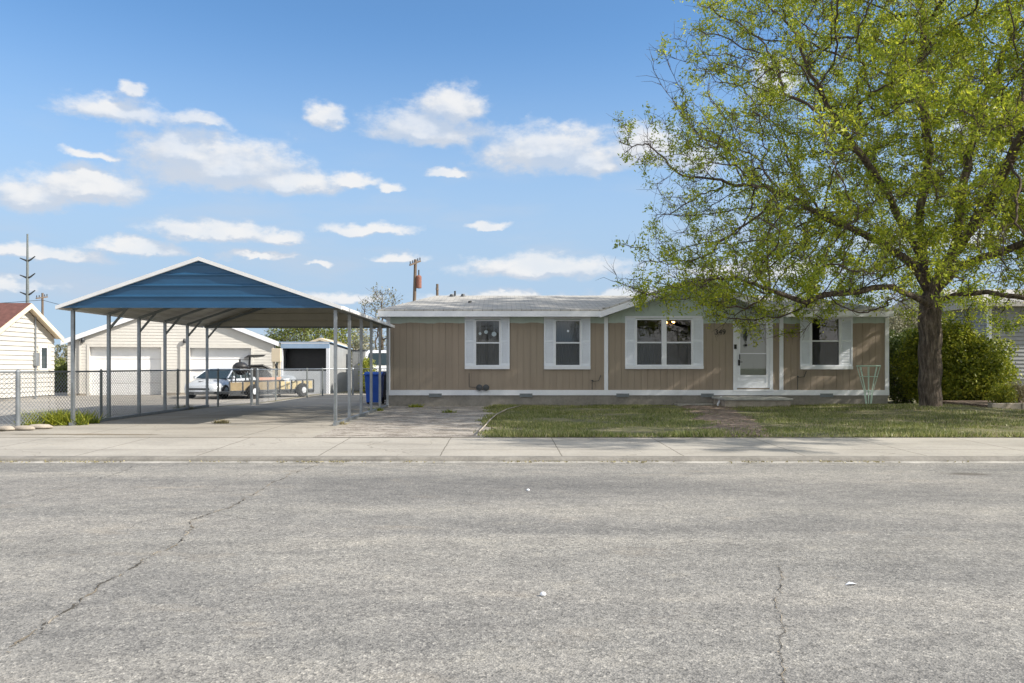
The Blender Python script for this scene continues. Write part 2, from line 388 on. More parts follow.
def intervals(a, b, cuts):
    out = [(a, b)]
    for c0, c1 in cuts:
        nx = []
        for s0, s1 in out:
            if c1 <= s0 or c0 >= s1: nx.append((s0, s1)); continue
            if c0 > s0: nx.append((s0, c0))
            if c1 < s1: nx.append((c1, s1))
        out = nx
    return [(p, q) for p, q in out if q-p > 1e-4]
def lap_wall(mb, T, xr, z0, z1, holes=(), lap=.115, depth=.016):
    """horizontal lap siding in the local x/z plane, outward = -y; xr(z)->(xl,xr); T maps local->world"""
    z = z0
    while z < z1-.01:
        zt = min(z+lap, z1); zm = (z+zt)/2
        l0, r0 = xr(z); l1, r1 = xr(zt)
        cuts = [(h[0], h[1]) for h in holes if h[2] < zm < h[3]]
        for a, b in intervals(min(l0, l1), max(r0, r1), cuts):
            a0, a1 = max(a, l0), max(a, l1); b0, b1 = min(b, r0), min(b, r1)
            if b0 <= a0 or b1 <= a1: continue
            mb.add([T(a0, -depth, z), T(b0, -depth, z), T(b1, 0, zt), T(a1, 0, zt), T(a0, 0, z), T(b0, 0, z)], [(0,1,2,3), (4,5,1,0)])
        z = zt
def board_wall(mb, x0, x1, z0, ztop, y, holes=(), pitch=.2, gap=.007, th=.014):
    """vertical grooved boards facing -y, real grooves"""
    x = x0
    while x < x1-.001:
        b = min(x+pitch, x1)
        xs = sorted({x+gap/2, b-gap/2}|{h[i] for h in holes for i in (0, 1) if x+gap/2 < h[i] < b-gap/2})
        for a, c in zip(xs[:-1], xs[1:]):
            m_ = (a+c)/2; cuts = [(h[2], h[3]) for h in holes if h[0] < m_ < h[1]]
            for s0, s1 in intervals(z0, min(ztop(a), ztop(c)), cuts):
                top = abs(s1-min(ztop(a), ztop(c))) < 1e-6
                za, zc = (ztop(a), ztop(c)) if top else (s1, s1)
                mb.add([(a,y-th,s0),(c,y-th,s0),(c,y,s0),(a,y,s0),(a,y-th,za),(c,y-th,zc),(c,y,zc),(a,y,za)],
                       [(0,3,2,1),(4,5,6,7),(0,1,5,4),(1,2,6,5),(2,3,7,6),(3,0,4,7)])
        for a, c in [(x, b)]:
            pass
        x = b
def sheet_with_holes(mb, x0, x1, z0, z1, y, holes):
    xs = sorted({x0, x1}|{h[0] for h in holes}|{h[1] for h in holes})
    for a, c in zip(xs[:-1], xs[1:]):
        m_ = (a+c)/2
        for s0, s1 in intervals(z0, z1, [(h[2], h[3]) for h in holes if h[0] < m_ < h[1]]):
            mb.quad((a,y,s0),(c,y,s0),(c,y,s1),(a,y,s1))

# ------------------------------------------------------------------ ground
def struct(mb, name, mat, **k): return tag(mb.build(name, mat, **k), kind='structure')
struct(MB().quad((-900,-400,-.16),(900,-400,-.16),(900,1500,-.16),(-900,1500,-.16)), 'ground', 'terrain')
struct(MB().quad((-90,-14,STREET),(90,-14,STREET),(90,11.2,STREET),(-90,11.2,STREET)), 'road', 'asphalt')
mb = MB()
for i in range(60):
    a, c = -90+i*3, -87+i*3
    mb.add([(a,11.2,STREET+.002),(c,11.2,STREET+.002),(c,11.32,-.098),(a,11.32,-.098)], [(0,1,2,3)])
struct(mb, 'gutter', 'gutter')
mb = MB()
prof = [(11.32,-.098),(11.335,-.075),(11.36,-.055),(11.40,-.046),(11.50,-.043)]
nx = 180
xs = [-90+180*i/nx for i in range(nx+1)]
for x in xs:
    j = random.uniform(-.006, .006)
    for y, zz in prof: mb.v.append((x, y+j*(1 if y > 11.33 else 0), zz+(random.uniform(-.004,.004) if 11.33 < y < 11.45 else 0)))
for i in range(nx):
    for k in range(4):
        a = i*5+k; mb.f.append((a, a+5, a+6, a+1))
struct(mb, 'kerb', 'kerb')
struct(MB().quad((-90,11.50,-.043),(90,11.50,-.043),(90,13.95,.0),(-90,13.95,.0)), 'sidewalk', 'sidewalk')
# lot base
struct(MB().quad((-90,13.95,0),(90,13.95,0),(90,120,0),(-90,120,0)), 'yard_ground', 'terrain')
struct(MB().add([(-20,13.95,.004),(-3.3,13.95,.004),(-3.3,37,.004),(-8.0,37,.004),(-8.0,28.2,.004),(-8.95,22.4,.004),(-9.05,17.7,.004),(-9.5,15.2,.004),(-20,13.97,.004)], [tuple(range(9))]), 'driveway', 'driveway')
struct(MB().add([(-40,14.6,.004),(-20,14.35,.004),(-9.6,15.65,.004),(-9.25,17.9,.004),(-9.15,22.5,.004),(-8.2,28.2,.004),(-8.2,44,.004),(-40,44,.004)], [tuple(range(8))]), 'neighbour_driveway', 'neighbour_driveway')
struct(MB().quad((-3.3,13.95,.008),(-.25,13.95,.008),(-.1,24.9,.008),(-3.3,24.9,.008)), 'gravel_strip', 'gravel')

def hill(x, y): return .17*math.exp(-((x-11.2)/2.6)**2-((y-21)/2.4)**2)
def lawn_left(y): return -.33+.12*math.sin(y*1.3)+.08*math.sin(y*3.7)
mb = MB(); ny, nxx = 44, 96
for j in range(ny+1):
    y = 13.97+(25.0-13.97)*j/ny; l = lawn_left(y)
    for i in range(nxx+1):
        x = l+(26-l)*i/nxx
        e = min(1, i/2, j/2)
        mb.v.append((x, y, .01+hill(x, y)+e*(.012*math.sin(x*2.1+y)+.012*math.sin(x*.9-y*1.7)+.015)))
for j in range(ny):
    for i in range(nxx):
        a = j*(nxx+1)+i; mb.f.append((a, a+1, a+nxx+2, a+nxx+1))
struct(mb, 'lawn_ground', 'lawn', smooth=True)
# bare path of reddish mulch across the lawn
def path_edges(y):
    t = (y-14)/(24.5-14)
    w = .12*math.sin(y*2.3)+.08*math.sin(y*5.1)
    return 3.75+t*1.6+w, 4.95+t*2.2-.5*w
def on_path(x, y):
    a, b = path_edges(y); return a < x < b
mb = MB(); n = 40
for j in range(n+1):
    y = 14.1+(24.9-14.1)*j/n; a, b = path_edges(y)
    ra, rb_ = random.uniform(.0,.22), random.uniform(.0,.22)
    for i in range(7):
        x = a+ra+(b-rb_-a-ra)*i/6; mb.v.append((x, y, .018+.036*min(1,(y-14.1)/.8)+.006*math.sin(x*9+y*7)-(.025 if i in (0,6) else 0)))
for j in range(n):
    for i in range(6):
        a = j*7+i; mb.f.append((a, a+1, a+8, a+7))
struct(mb, 'mulch_path', 'mulch')
# far low hills
mb = MB()
for i in range(121):
    x = -900+i*15
    h = 12+9*math.sin(i*.11)+5*math.sin(i*.37+1)+2*math.sin(i*1.1)
    mb.v += [(x, 1400, -1), (x, 1430, max(3, h)*.9)]
for i in range(120): mb.f.append((2*i, 2*i+2, 2*i+3, 2*i+1))
struct(mb, 'hills', 'hills', smooth=True)

# grass blades on the lawn
def blades(x, y, z, h, lean=.35, w=.011, rng=RNG):
    n = len(x); th = rng.uniform(0, 2*np.pi, n); dx, dy = np.cos(th), np.sin(th)
    l = rng.normal(0, lean, (n,2))*h[:,None]
    B = np.stack([x, y, z], 1)
    a = B.copy(); a[:,0] -= dx*w; a[:,1] -= dy*w
    b_ = B.copy(); b_[:,0] += dx*w; b_[:,1] += dy*w
    t = B.copy(); t[:,0] += l[:,0]; t[:,1] += l[:,1]; t[:,2] += h
    V = np.stack([a, b_, t], 1).reshape(-1,3); return V, np.arange(len(V))
n = 190000
x = RNG.uniform(-.6, 20.5, n); y = 13.95+(25-13.95)*RNG.uniform(0, 1, n)**1.15
pn = (np.sin(x*1.9+1.3*np.sin(y*1.1))+np.sin(y*2.7+1.7*np.sin(x*.8))+np.sin(x*4.3+y*3.1)*.6)
keep = np.ones(n, bool)
ll = -.38+.12*np.sin(y*1.3)+.08*np.sin(y*3.7)+RNG.normal(0, .07, n)
keep &= x > ll
tt = (y-14)/10.5; ww = .12*np.sin(y*2.3)+.08*np.sin(y*5.1)
pa = 3.75+tt*1.6+ww; pb = 4.95+tt*2.2-.5*ww; jit = RNG.normal(0, .34, n)
keep &= ~((x > pa+jit) & (x < pb+jit) & (RNG.uniform(0,1,n) < .80))
on_p = (x > pa) & (x < pb)
keep &= RNG.uniform(0, 1, n) < np.clip(.66+.24*pn, .12, 1)
keep &= ~((x > 11.2-.36) & (x < 11.2+.36) & (abs(y-21) < .33))
x, y, pn = x[keep], y[keep], pn[keep]
hz = .17*np.exp(-((x-11.2)/2.6)**2-((y-21)/2.4)**2)+.012
h = RNG.uniform(.03, .075, len(x))*(1+.25*np.clip(pn, -1, 1.5))
front = y < 14.25; h[front] *= RNG.uniform(1, 1.7, front.sum())
dryp = 1/(1+np.exp(-((x-9.5)*.35-pn*.7+(y < 14.4)*1.2-1.6)))
dry = RNG.uniform(0, 1, len(x)) < .05+dryp*.75*np.clip((x-5)/6, .1, 1)
for nm, mk, mt, lb in (('grass', ~dry, 'grass', 'green lawn grass in front of the tan house'), ('dry_grass', dry, 'drygrass', 'dry straw-coloured blades mixed through the lawn')):
    V, F = blades(x[mk], y[mk], hz[mk], h[mk]); o = np_mesh(nm, V, F, 3, mt); tag(o, lb, 'grass', kind='stuff')

# cracks in the road
def crack(name, pts, w, mat='crack', z=STREET+.004, jit=1.0, seed=1, grit=1.0):
    rr = random.Random(seed); mb = MB(); W = [Vector((*G(*p, STREET), z)) for p in pts]
    fine = []
    for a, b in zip(W[:-1], W[1:]):
        k = max(2, int((b-a).length/.03))
        for i in range(k): fine.append(a.lerp(b, i/k))
    fine.append(W[-1]); drift = Vector((0,0,0)); run = 0
    Q = []
    for p in fine:
        drift = drift*.88+Vector((rr.uniform(-1,1), rr.uniform(-1,1), 0))*.016*jit; Q.append(p+drift)
    i = 0
    while i < len(Q)-2:
        L = rr.randint(2, 9); e = min(len(Q)-1, i+L); base = len(mb.v); k = e-i
        side = rr.uniform(-1, 1)*w*.3
        for j in range(k+1):
            d = (Q[min(i+j+1, len(Q)-1)]-Q[max(0, i+j-1)]).normalized(); sv = Vector((-d.y, d.x, 0))
            ww = w*.42*rr.uniform(.3, 1)*math.sin(math.pi*(j+.35)/(k+.7))
            c = Q[i+j]+sv*side; mb.v += [tuple(c+sv*ww/2), tuple(c-sv*ww/2)]
            if j: q = base+2*j; mb.f.append((q-2, q-1, q+1, q))
        i = e-(1 if rr.random() < .4 else 0)+(rr.randint(0, 3) if rr.random() < .35 else 0)
    for p in Q:
        for _ in range(int(3*grit+rr.random())):
            if rr.random() < .5: continue
            c = p+Vector((rr.gauss(0, w*.55), rr.gauss(0, w*.55), .001+rr.random()*.004)); r_ = rr.uniform(.003, .009)
            t = rr.uniform(0, 3); u, v = Vector((math.cos(t), math.sin(t), 0))*r_, Vector((-math.sin(t), math.cos(t), 0))*r_*.6
            mb.add([c-u, c-v, c+u, c+v], [(0,1,2,3)])
    return struct(mb, name, mat)
crack('road_crack', [(-30,672),(0,655),(60,610),(100,585),(150,557),(183,540),(192,520),(230,508),(270,485),(300,470),(318,464.5)], .045, seed=3)
crack('road_crack', [(-30,507),(0,501),(60,490),(100,480),(132,466)], .025, 'crack_dark', seed=4)
crack('road_crack', [(783,700),(781,650),(785,625),(780,600),(784,580),(779,568)], .016, seed=5, jit=.6)
crack('road_crack', [(105,533),(160,530),(207,527)], .02, 'crack_dark', seed=6)
crack('road_crack', [(130,528),(150,520),(182,516),(230,508)], .02, 'crack_dark', seed=7)
crack('road_crack', [(192,520),(225,514),(255,522)], .02, 'crack_dark', seed=8)
crack('road_crack', [(318,464.5),(420,466),(560,465.5),(760,466),(1020,466)], .03, 'crack_dark', seed=9, jit=.5)
crack('road_crack', [(560,545),(640,548),(700,540),(790,552)], .006, 'crack_dark', seed=10)
# broken patch in the driveway apron
rr = random.Random(2); mb = MB(); pts = []
for i in range(36):
    t = i/35; cx, cy = -9.0+3.1*t*.9, 14.62-.12*t
    w = .10*math.sin(math.pi*t)*rr.uniform(.4, 1.3)+.01
    mb.v += [(cx, cy-w, .009), (cx+rr.uniform(-.03,.03), cy+w, .009)]
    if i: k = len(mb.v); mb.f.append((k-4, k-2, k-1, k-3))
struct(mb, 'driveway_crack', 'crack')
n = 900; gx = RNG.uniform(-9, 9, n); gy = 11.27+RNG.normal(0, .035, n)+.02*np.sin(gx*3); kk = np.sin(gx*1.7)+np.sin(gx*4.1)+RNG.normal(0,.6,n) > .3
gx, gy = gx[kk], gy[kk]
Vl, Fl = leaves(np.stack([gx, gy, np.full(len(gx), STREET+.02)], 1), 2, np.array([.02,.01,.004]), .035, .02)
o = np_mesh('leaf_litter', Vl, Fl, 4, 'drygrass'); tag(o, 'dry leaf bits and grit lying along the kerb gutter', 'leaf litter', kind='stuff')
# small litter on the road
lx, ly = G(845, 585)
mb = MB().add([(0,0,.002),(.035,.02,.016),(.08,.01,.004),(.045,-.02,.014)], [(0,1,3),(1,2,3)])
o = mb.build('fallen_leaf', 'white_trim'); o.location = (lx, ly, STREET); tag(o, 'pale curled dead leaf lying on the asphalt at the right', 'leaf')
for (px, py, lab) in ((543,596,'small white pebble on the asphalt near the bottom of the picture'), (528,491,'small white pebble on the asphalt closer to the kerb')):
    gx, gy = G(px, py); o = MB().lathe([(.002,0),(.016,.004),(.02,.012),(.012,.022),(.002,.025)], n=8).build('pebble', 'white_trim', smooth=True)
    o.location = (gx, gy, STREET); tag(o, lab, 'pebble')

# ------------------------------------------------------------------ main house
HY0 = 25.0
X0, X1 = PX(387, HY0), PX(888, HY0)
house = empty('ranch_house', ((X0+X1)/2, HY0, 0), 'long low tan house with grooved siding, white shutters and a small front gable', 'house')
def hx(px): return PX(px, HY0)
def hz_(py): return PZ(py, HY0)
wins = []   # outer x0,x1,zb,zt ; glass list
WDEF = [((464.8,509.6,317.2,369.1), [(476.2,499.1)], (321,365), 342.8),
        ((543.9,590.3,317.2,369.3), [(555.8,579.5)], (321,365), 342.8),
        ((625,703,316.2,369), [(636.8,661.4),(666.3,691)], (320,364.7), 342.5),
        ((799.8,852,316.5,369.3), [(811.6,838.5)], (319,365), 341)]
holes = []
for o_, gl, (gt, gb), mid in WDEF:
    holes.append((hx(gl[0][0])-.03, hx(gl[-1][1])+.03, hz_(gb)-.03, hz_(gt)+.03))
door_hole = (hx(736.5), hx(769.5), hz_(388), hz_(321))
holes.append(door_hole)
GXL, GXR = hx(606), hx(781); GC = (GXL+GXR)/2
def wall_top(x):
    if GXL < x < GXR: return 2.80+.38*(GXR-GXL)/2*(1-abs(x-GC)/((GXR-GXL)/2))
    return 2.79
zs0 = hz_(390)
mb = MB(); board_wall(mb, X0, X1, zs0, wall_top, HY0, holes, pitch=.2035)
mb.build('siding', 'tan', house, world=True)
mb = MB(); sheet_with_holes(mb, X0, X1, .02, 2.78, HY0+.004, holes)
mb.add([(GXL, HY0+.004, 2.78), (GXR, HY0+.004, 2.78), (GC, HY0+.004, 3.82)], [(0,1,2)])
# side walls and back
HB = 33.6
mb.quad((X0,HY0+.004,.02),(X0,HB,.02),(X0,HB,2.78),(X0,HY0+.004,2.78))
mb.quad((X1,HY0+.004,.02),(X1,HB,.02),(X1,HB,2.78),(X1,HY0+.004,2.78))
mb.quad((X0,HB,.02),(X1,HB,.02),(X1,HB,2.78),(X0,HB,2.78))
mb.build('wall', 'tan', house, world=True)
# inside
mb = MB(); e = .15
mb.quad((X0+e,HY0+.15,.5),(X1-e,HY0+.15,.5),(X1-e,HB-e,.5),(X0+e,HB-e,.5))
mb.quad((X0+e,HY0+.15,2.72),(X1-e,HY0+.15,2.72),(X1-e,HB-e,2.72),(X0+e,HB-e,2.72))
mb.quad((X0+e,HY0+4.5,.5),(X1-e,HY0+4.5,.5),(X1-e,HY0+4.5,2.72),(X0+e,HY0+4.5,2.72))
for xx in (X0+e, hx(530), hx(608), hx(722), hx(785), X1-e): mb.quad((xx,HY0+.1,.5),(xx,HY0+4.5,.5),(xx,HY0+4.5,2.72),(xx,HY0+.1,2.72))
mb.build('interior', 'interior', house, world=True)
# skirting and white band
mb = MB()
mb.box(X0+.01, X1-.01, HY0-.012, HY0-.004, 0, hz_(395.2)); mb.build('skirting', 'skirting', house, world=True)
mb = MB().box(X0-.02, X1+.02, HY0-.045, HY0-.016, hz_(395.2), hz_(390)); band = mb.build('base_trim', 'white_trim', house, world=True)
for px in (435.5, 526, 622.5, 707, 826):
    mb = MB(); x = hx(px); z = hz_(395)
    mb.box(x-.2, x+.2, HY0-.052, HY0-.047, z-.06, z+.05)
    for k in range(5): mb.box(x-.18, x+.18, HY0-.064, HY0-.053, z-.05+k*.02, z-.042+k*.02)
    mb.build('foundation_vent', 'vent_metal', house, world=True)
for px in (388.5, 606, 781, 886.5):
    x = hx(px); MB().box(x-.06, x+.06, HY0-.045, HY0-.0145, zs0+.0, 2.77).build('corner_trim', 'white_trim', house, world=True)
# windows
def window(i):
    (a, b, t, bt), gl, (gt, gb), mid = WDEF[i]
    Y = HY0
    xa, xb, zt, zb = hx(a), hx(b), hz_(t), hz_(bt)
    g0, g1, z0, z1 = hx(gl[0][0]), hx(gl[-1][1]), hz_(gb), hz_(gt)
    f = MB()
    f.box(g0-.045, g0, Y-.05, Y+.06, z0, z1); f.box(g1, g1+.045, Y-.05, Y+.06, z0, z1)
    f.box(g0-.045, g1+.045, Y-.05, Y+.06, z1, z1+.04); f.box(g0-.045, g1+.045, Y-.05, Y+.06, z0-.04, z0)
    if len(gl) == 2: f.box(hx(gl[0][1]), hx(gl[1][0]), Y-.045, Y+.055, z0, z1)
    zm = hz_(mid)
    for p, q in gl: f.box(hx(p), hx(q), Y-.02, Y+.02, zm-.022, zm+.022)
    w = f.build('window', 'white_trim', house, world=True)
    g = MB()
    for p, q in gl: g.quad((hx(p),Y+.012,zm),(hx(q),Y+.012,zm),(hx(q),Y+.012,z1),(hx(p),Y+.012,z1)); g.quad((hx(p),Y+.004,z0),(hx(q),Y+.004,z0),(hx(q),Y+.004,zm-.0225),(hx(p),Y+.004,zm-.0225))
    g.build('pane', 'glass', w, world=True)
    sc_ = MB()
    for p, q in gl: sc_.quad((hx(p),Y-.012,z0),(hx(q),Y-.012,z0),(hx(q),Y-.012,zm-.0225),(hx(p),Y-.012,zm-.0225))
    sc_.build('insect_screen', 'screen', w, world=True)
    MB().box(xa, xb, Y-.06, Y-.0145, zt-.055, zt).build('head_trim', 'white_trim', w, world=True)
    MB().box(xa, xb, Y-.075, Y-.0145, zb, zb+.10).build('sill', 'white_trim', w, world=True)
    for s0, s1 in ((xa, g0-.046), (g1+.046, xb)):
        s = MB(); za, zb_ = zb+.102, zt-.058; fr = .045
        s.box(s0, s0+fr, Y-.05, Y-.0145, za, zb_); s.box(s1-fr, s1, Y-.05, Y-.0145, za, zb_)
        zmid = za+(zb_-za)*.52
        for c0, c1 in ((za, za+.07), (zmid-.03, zmid+.03), (zb_-.07, zb_)): s.box(s0+fr, s1-fr, Y-.05, Y-.0145, c0, c1)
        for c0, c1 in ((za+.07, zmid-.03), (zmid+.03, zb_-.07)):
            k = int((c1-c0)/.045)
            for j in range(k):
                zz = c0+(c1-c0)*j/k; hh = (c1-c0)/k
                s.add([(s0+fr,Y-.046,zz),(s1-fr,Y-.046,zz),(s1-fr,Y-.026,zz+hh),(s0+fr,Y-.026,zz+hh)], [(0,1,2,3)])
        s.build('shutter', 'shutter', w, world=True)
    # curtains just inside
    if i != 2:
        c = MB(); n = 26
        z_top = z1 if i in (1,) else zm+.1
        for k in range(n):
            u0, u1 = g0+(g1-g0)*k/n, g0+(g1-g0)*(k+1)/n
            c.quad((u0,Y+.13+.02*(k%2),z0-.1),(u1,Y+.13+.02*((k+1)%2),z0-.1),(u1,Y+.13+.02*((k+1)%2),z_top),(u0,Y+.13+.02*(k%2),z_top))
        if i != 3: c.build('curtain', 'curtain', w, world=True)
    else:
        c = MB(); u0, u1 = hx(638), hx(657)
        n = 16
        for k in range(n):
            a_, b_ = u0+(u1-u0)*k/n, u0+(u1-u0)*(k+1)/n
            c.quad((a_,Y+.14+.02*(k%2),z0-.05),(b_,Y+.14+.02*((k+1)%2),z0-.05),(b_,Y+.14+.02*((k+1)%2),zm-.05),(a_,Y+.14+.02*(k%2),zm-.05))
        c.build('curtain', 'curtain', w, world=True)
    return w
for i in range(4): window(i)
# front door with storm door
Y = HY0; dx0, dx1, dz0, dz1 = door_hole
d = MB()
d.box(hx(733), dx0, Y-.05, Y+.08, zs0-.02, dz1+.09); d.box(dx1, hx(772.5), Y-.05, Y+.08, zs0-.02, dz1+.09)
d.box(dx0, dx1, Y-.05, Y+.08, dz1, dz1+.09); d.box(dx0-.1, dx1+.1, Y-.09, Y-.05, zs0-.03, zs0+.02)
door = d.build('door_frame', 'white_trim', house, world=True)
mb = MB().box(dx0, dx1, Y+.075, Y+.12, dz0, dz1)
for (u0, u1, v0, v1) in ((.14,.46,.08,.42),(.54,.86,.08,.42),(.14,.46,.5,.9),(.54,.86,.5,.9)):
    mb.box(dx0+(dx1-dx0)*u0, dx0+(dx1-dx0)*u1, Y+.066, Y+.0749, dz0+(dz1-dz0)*v0, dz0+(dz1-dz0)*v1)
mb.build('entry_door', 'door_paint', house, world=True)
mb = MB(); sw = .11
mb.box(dx0+.004, dx0+sw, Y-.035, Y-.005, dz0+.004, dz1-.004); mb.box(dx1-sw, dx1-.004, Y-.035, Y-.005, dz0+.004, dz1-.004)
zb1 = hz_(376); zk = hz_(353.5)
mb.box(dx0+sw, dx1-sw, Y-.035, Y-.005, dz0+.004, dz0+.16); mb.box(dx0+sw, dx1-sw, Y-.035, Y-.005, dz1-.09, dz1-.004)
mb.box(dx0+sw, dx1-sw, Y-.035, Y-.005, zb1-.03, zb1+.03); mb.box(dx0+sw, dx1-sw, Y-.03, Y-.008, zk-.015, zk+.015)
mb.box(dx0+sw, dx1-sw, Y-.022, Y-.012, dz0+.16, zb1-.03)
sd = mb.build('storm_door', 'white_trim', house, world=True)
MB().quad((dx0+sw,Y-.02,zb1+.03),(dx1-sw,Y-.02,zb1+.03),(dx1-sw,Y-.02,dz1-.09),(dx0+sw,Y-.02,dz1-.09)).build('pane', 'glass', sd, world=True)
hxx, hzz = hx(738.6), hz_(362)
mb = MB().box(hxx-.03, hxx+.03, Y-.06, Y-.036, hzz-.11, hzz+.07); mb.box(hxx+.0, hxx+.03, Y-.075, Y-.061, hzz+.08, hzz+.24); mb.tube([(hxx,Y-.06,hzz),(hxx,Y-.10,hzz),(hxx+.09,Y-.10,hzz)], .012, 6)
mb.build('handle', 'black', sd, world=True)
mb = MB().box(hx(733.6), hx(736), Y-.075, Y-.051, hz_(349), hz_(344.5)); mb.build('doorbell', 'black', house, world=True)
# hanging ornament on door
ornx = hx(745)
mb = MB().tube([(ornx,Y-.06,hz_(326)),(ornx,Y-.06,hz_(333))], .006, 5)
mb.lathe([(.005,0),(.02,.02),(.035,.2),(.025,.3),(.005,.42)], (ornx, Y-.10, hz_(341.5)), 10); mb.lathe([(.005,0),(.035,.03),(.04,.06),(.005,.10)], (ornx, Y-.10, hz_(347)), 10)
mb.tube([(ornx,Y-.10,hz_(348)),(ornx,Y-.10,hz_(326)),(ornx,Y-.036,hz_(326))], .004, 4)
o = mb.build('wind_chime', 'black'); tag(o, 'dark hanging ornament at the glass of the front door', 'ornament')
for k, (px, py) in enumerate(((480,333.5),(486,332),(494,334))):
    x, z = hx(px), hz_(py); r = .045+.015*k
    o = MB().lathe([(.004,-.004),(r,-.004),(r*1.02,0),(r,.004),(.004,.004)], (x, HY0+.05, z), 10, 'y').add([(x-.002,HY0+.05,z+r),(x+.002,HY0+.05,z+r),(x+.002,HY0+.05,hz_(320.5)),(x-.002,HY0+.05,hz_(320.5))], [(0,1,2,3)]).build('sun_catcher', 'shutter')
    tag(o, ('left', 'middle', 'right and largest')[k]+' of three round sun catchers in the left house window', 'sun catcher', 'sun catchers in the left window')
o = MB().lathe([(.004,-.004),(.04,-.003),(.04,.003),(.004,.004)], (hx(568), HY0-.0, hz_(331)), 8, 'y').build('sun_catcher', 'shutter')
tag(o, 'single small white disc on the glass of the second window', 'sun catcher')
# chandelier
chand = empty('chandelier', (hx(680), HY0+1.6, 2.72), 'lit brass chandelier seen through the double window', 'chandelier')
cx, cy = hx(679), HY0+1.6; cz = PZ(322.5, HY0+1.6)
MB().tube([(cx,cy,2.7),(cx,cy,cz-.02)], .012, 6).lathe([(.01,-.1),(.05,-.05),(.03,.02),(.01,.06)], (cx,cy,cz), 10).build('stem', 'brass', chand, world=True)
for k in range(5):
    t = 2*math.pi*k/5+.3; bx, by = cx+.2*math.cos(t), cy+.2*math.sin(t)
    arm = MB().tube([(cx,cy,cz-.04),((cx+bx)/2,(cy+by)/2,cz-.1),(bx,by,cz-.02)], .008, 5).build('arm', 'brass', chand, world=True)
    MB().lathe([(.01,-.02),(.04,.01),(.05,.06),(.035,.09),(.01,.1)], (bx,by,cz), 10).build('bulb', 'bulb', arm, world=True)
# house number
try:
    fc = bpy.data.curves.new('number_text', 'FONT'); fc.body = '349'; fc.size = .23; fc.extrude = .008
    to = bpy.data.objects.new('tmp', fc); COL.objects.link(to)
    dg = bpy.context.evaluated_depsgraph_get(); me = bpy.data.meshes.new_from_object(to.evaluated_get(dg))
    bpy.data.objects.remove(to); me.materials.clear(); me.materials.append(MT['black'])
    no = bpy.data.objects.new('house_number', me); COL.objects.link(no); no.parent = house
    no.rotation_euler = (R(90), 0, 0); no.location = Vector((hx(714.5), HY0-.03, hz_(334.5)))-OFF[house.name]
except Exception as ex: print('text failed', ex)
# taps, meters on the wall
mb = MB(); x, z = hx(482), hz_(387.5)
mb.lathe([(.01,-.14),(.10,-.13),(.10,-.03),(.07,-.02)], (x-.08, HY0-.014, z), 12, 'y'); mb.lathe([(.01,-.14),(.10,-.13),(.10,-.03),(.07,-.02)], (x+.13, HY0-.014, z), 12, 'y')
mb.tube([(x-.4,HY0-.05,z+.45),(x-.4,HY0-.05,z+.02),(x-.1,HY0-.05,z)], .008, 5); mb.build('gas_meter', 'dark_metal', house, world=True)
for px, py in ((592,382),(797,378)):
    x, z = hx(px), hz_(py)
    MB().tube([(x,HY0-.02,zs0+.02),(x,HY0-.06,zs0+.05),(x,HY0-.06,z+.02),(x+.2,HY0-.06,z+.04),(x+.27,HY0-.06,z+.22)], .011, 6).lathe([(.006,-.02),(.03,-.015),(.03,.015),(.006,.02)], (x,HY0-.07,z+.05), 8).build('hose_tap', 'dark_metal', house, world=True)
# roof
EY, EZ = 24.55, 2.985; RY, RZ = 29.25, PZ(295.6, 29.25); BY = 2*RY-EY
EX0, EX1 = PX(378, EY), PX(893.5, EY); RX0 = PX(436, 29.25); RX1 = X1+.1-1.3
rf = MB()
th = .05
A = [(EX0,EY,EZ),(EX1,EY,EZ),(RX1,RY,RZ),(RX0,RY,RZ),(EX0,BY,EZ),(EX1,BY,EZ)]
B = [(p[0],p[1],p[2]-th) for p in A]
kz = (RZ-EZ)/(RY-EY); MY = HY0+.06; MZ = EZ+kz*(MY-EY); q0, q1 = PX(604, EY), PX(783.5, EY)
def zroof(y): return EZ+kz*(y-EY)
def two(pts):
    rf.add(pts, [tuple(range(len(pts)))]); rf.add([(p[0],p[1],p[2]-th) for p in pts], [tuple(range(len(pts)))[::-1]])
two([(EX0,EY,EZ),(q0,EY,EZ),(q0,RY,RZ),(RX0,RY,RZ)]); two([(q1,EY,EZ),(EX1,EY,EZ),(RX1,RY,RZ),(q1,RY,RZ)]); two([(q0,MY,MZ),(q1,MY,MZ),(q1,RY,RZ),(q0,RY,RZ)])
two([(EX1,EY,EZ),(EX1,BY,EZ),(RX1,RY,RZ)]); two([(EX1,BY,EZ),(EX0,BY,EZ),(RX0,RY,RZ),(RX1,RY,RZ)]); two([(EX0,BY,EZ),(EX0,EY,EZ),(RX0,RY,RZ)])
for (p_, q_) in (((EX0,EY),(q0,EY)), ((q1,EY),(EX1,EY)), ((EX1,EY),(EX1,BY)), ((EX1,BY),(EX0,BY)), ((EX0,BY),(EX0,EY))):
    rf.quad((*p_,EZ-th),(*q_,EZ-th),(*q_,EZ),(*p_,EZ))
roof = rf.build('roof', 'shingle', house, world=True)
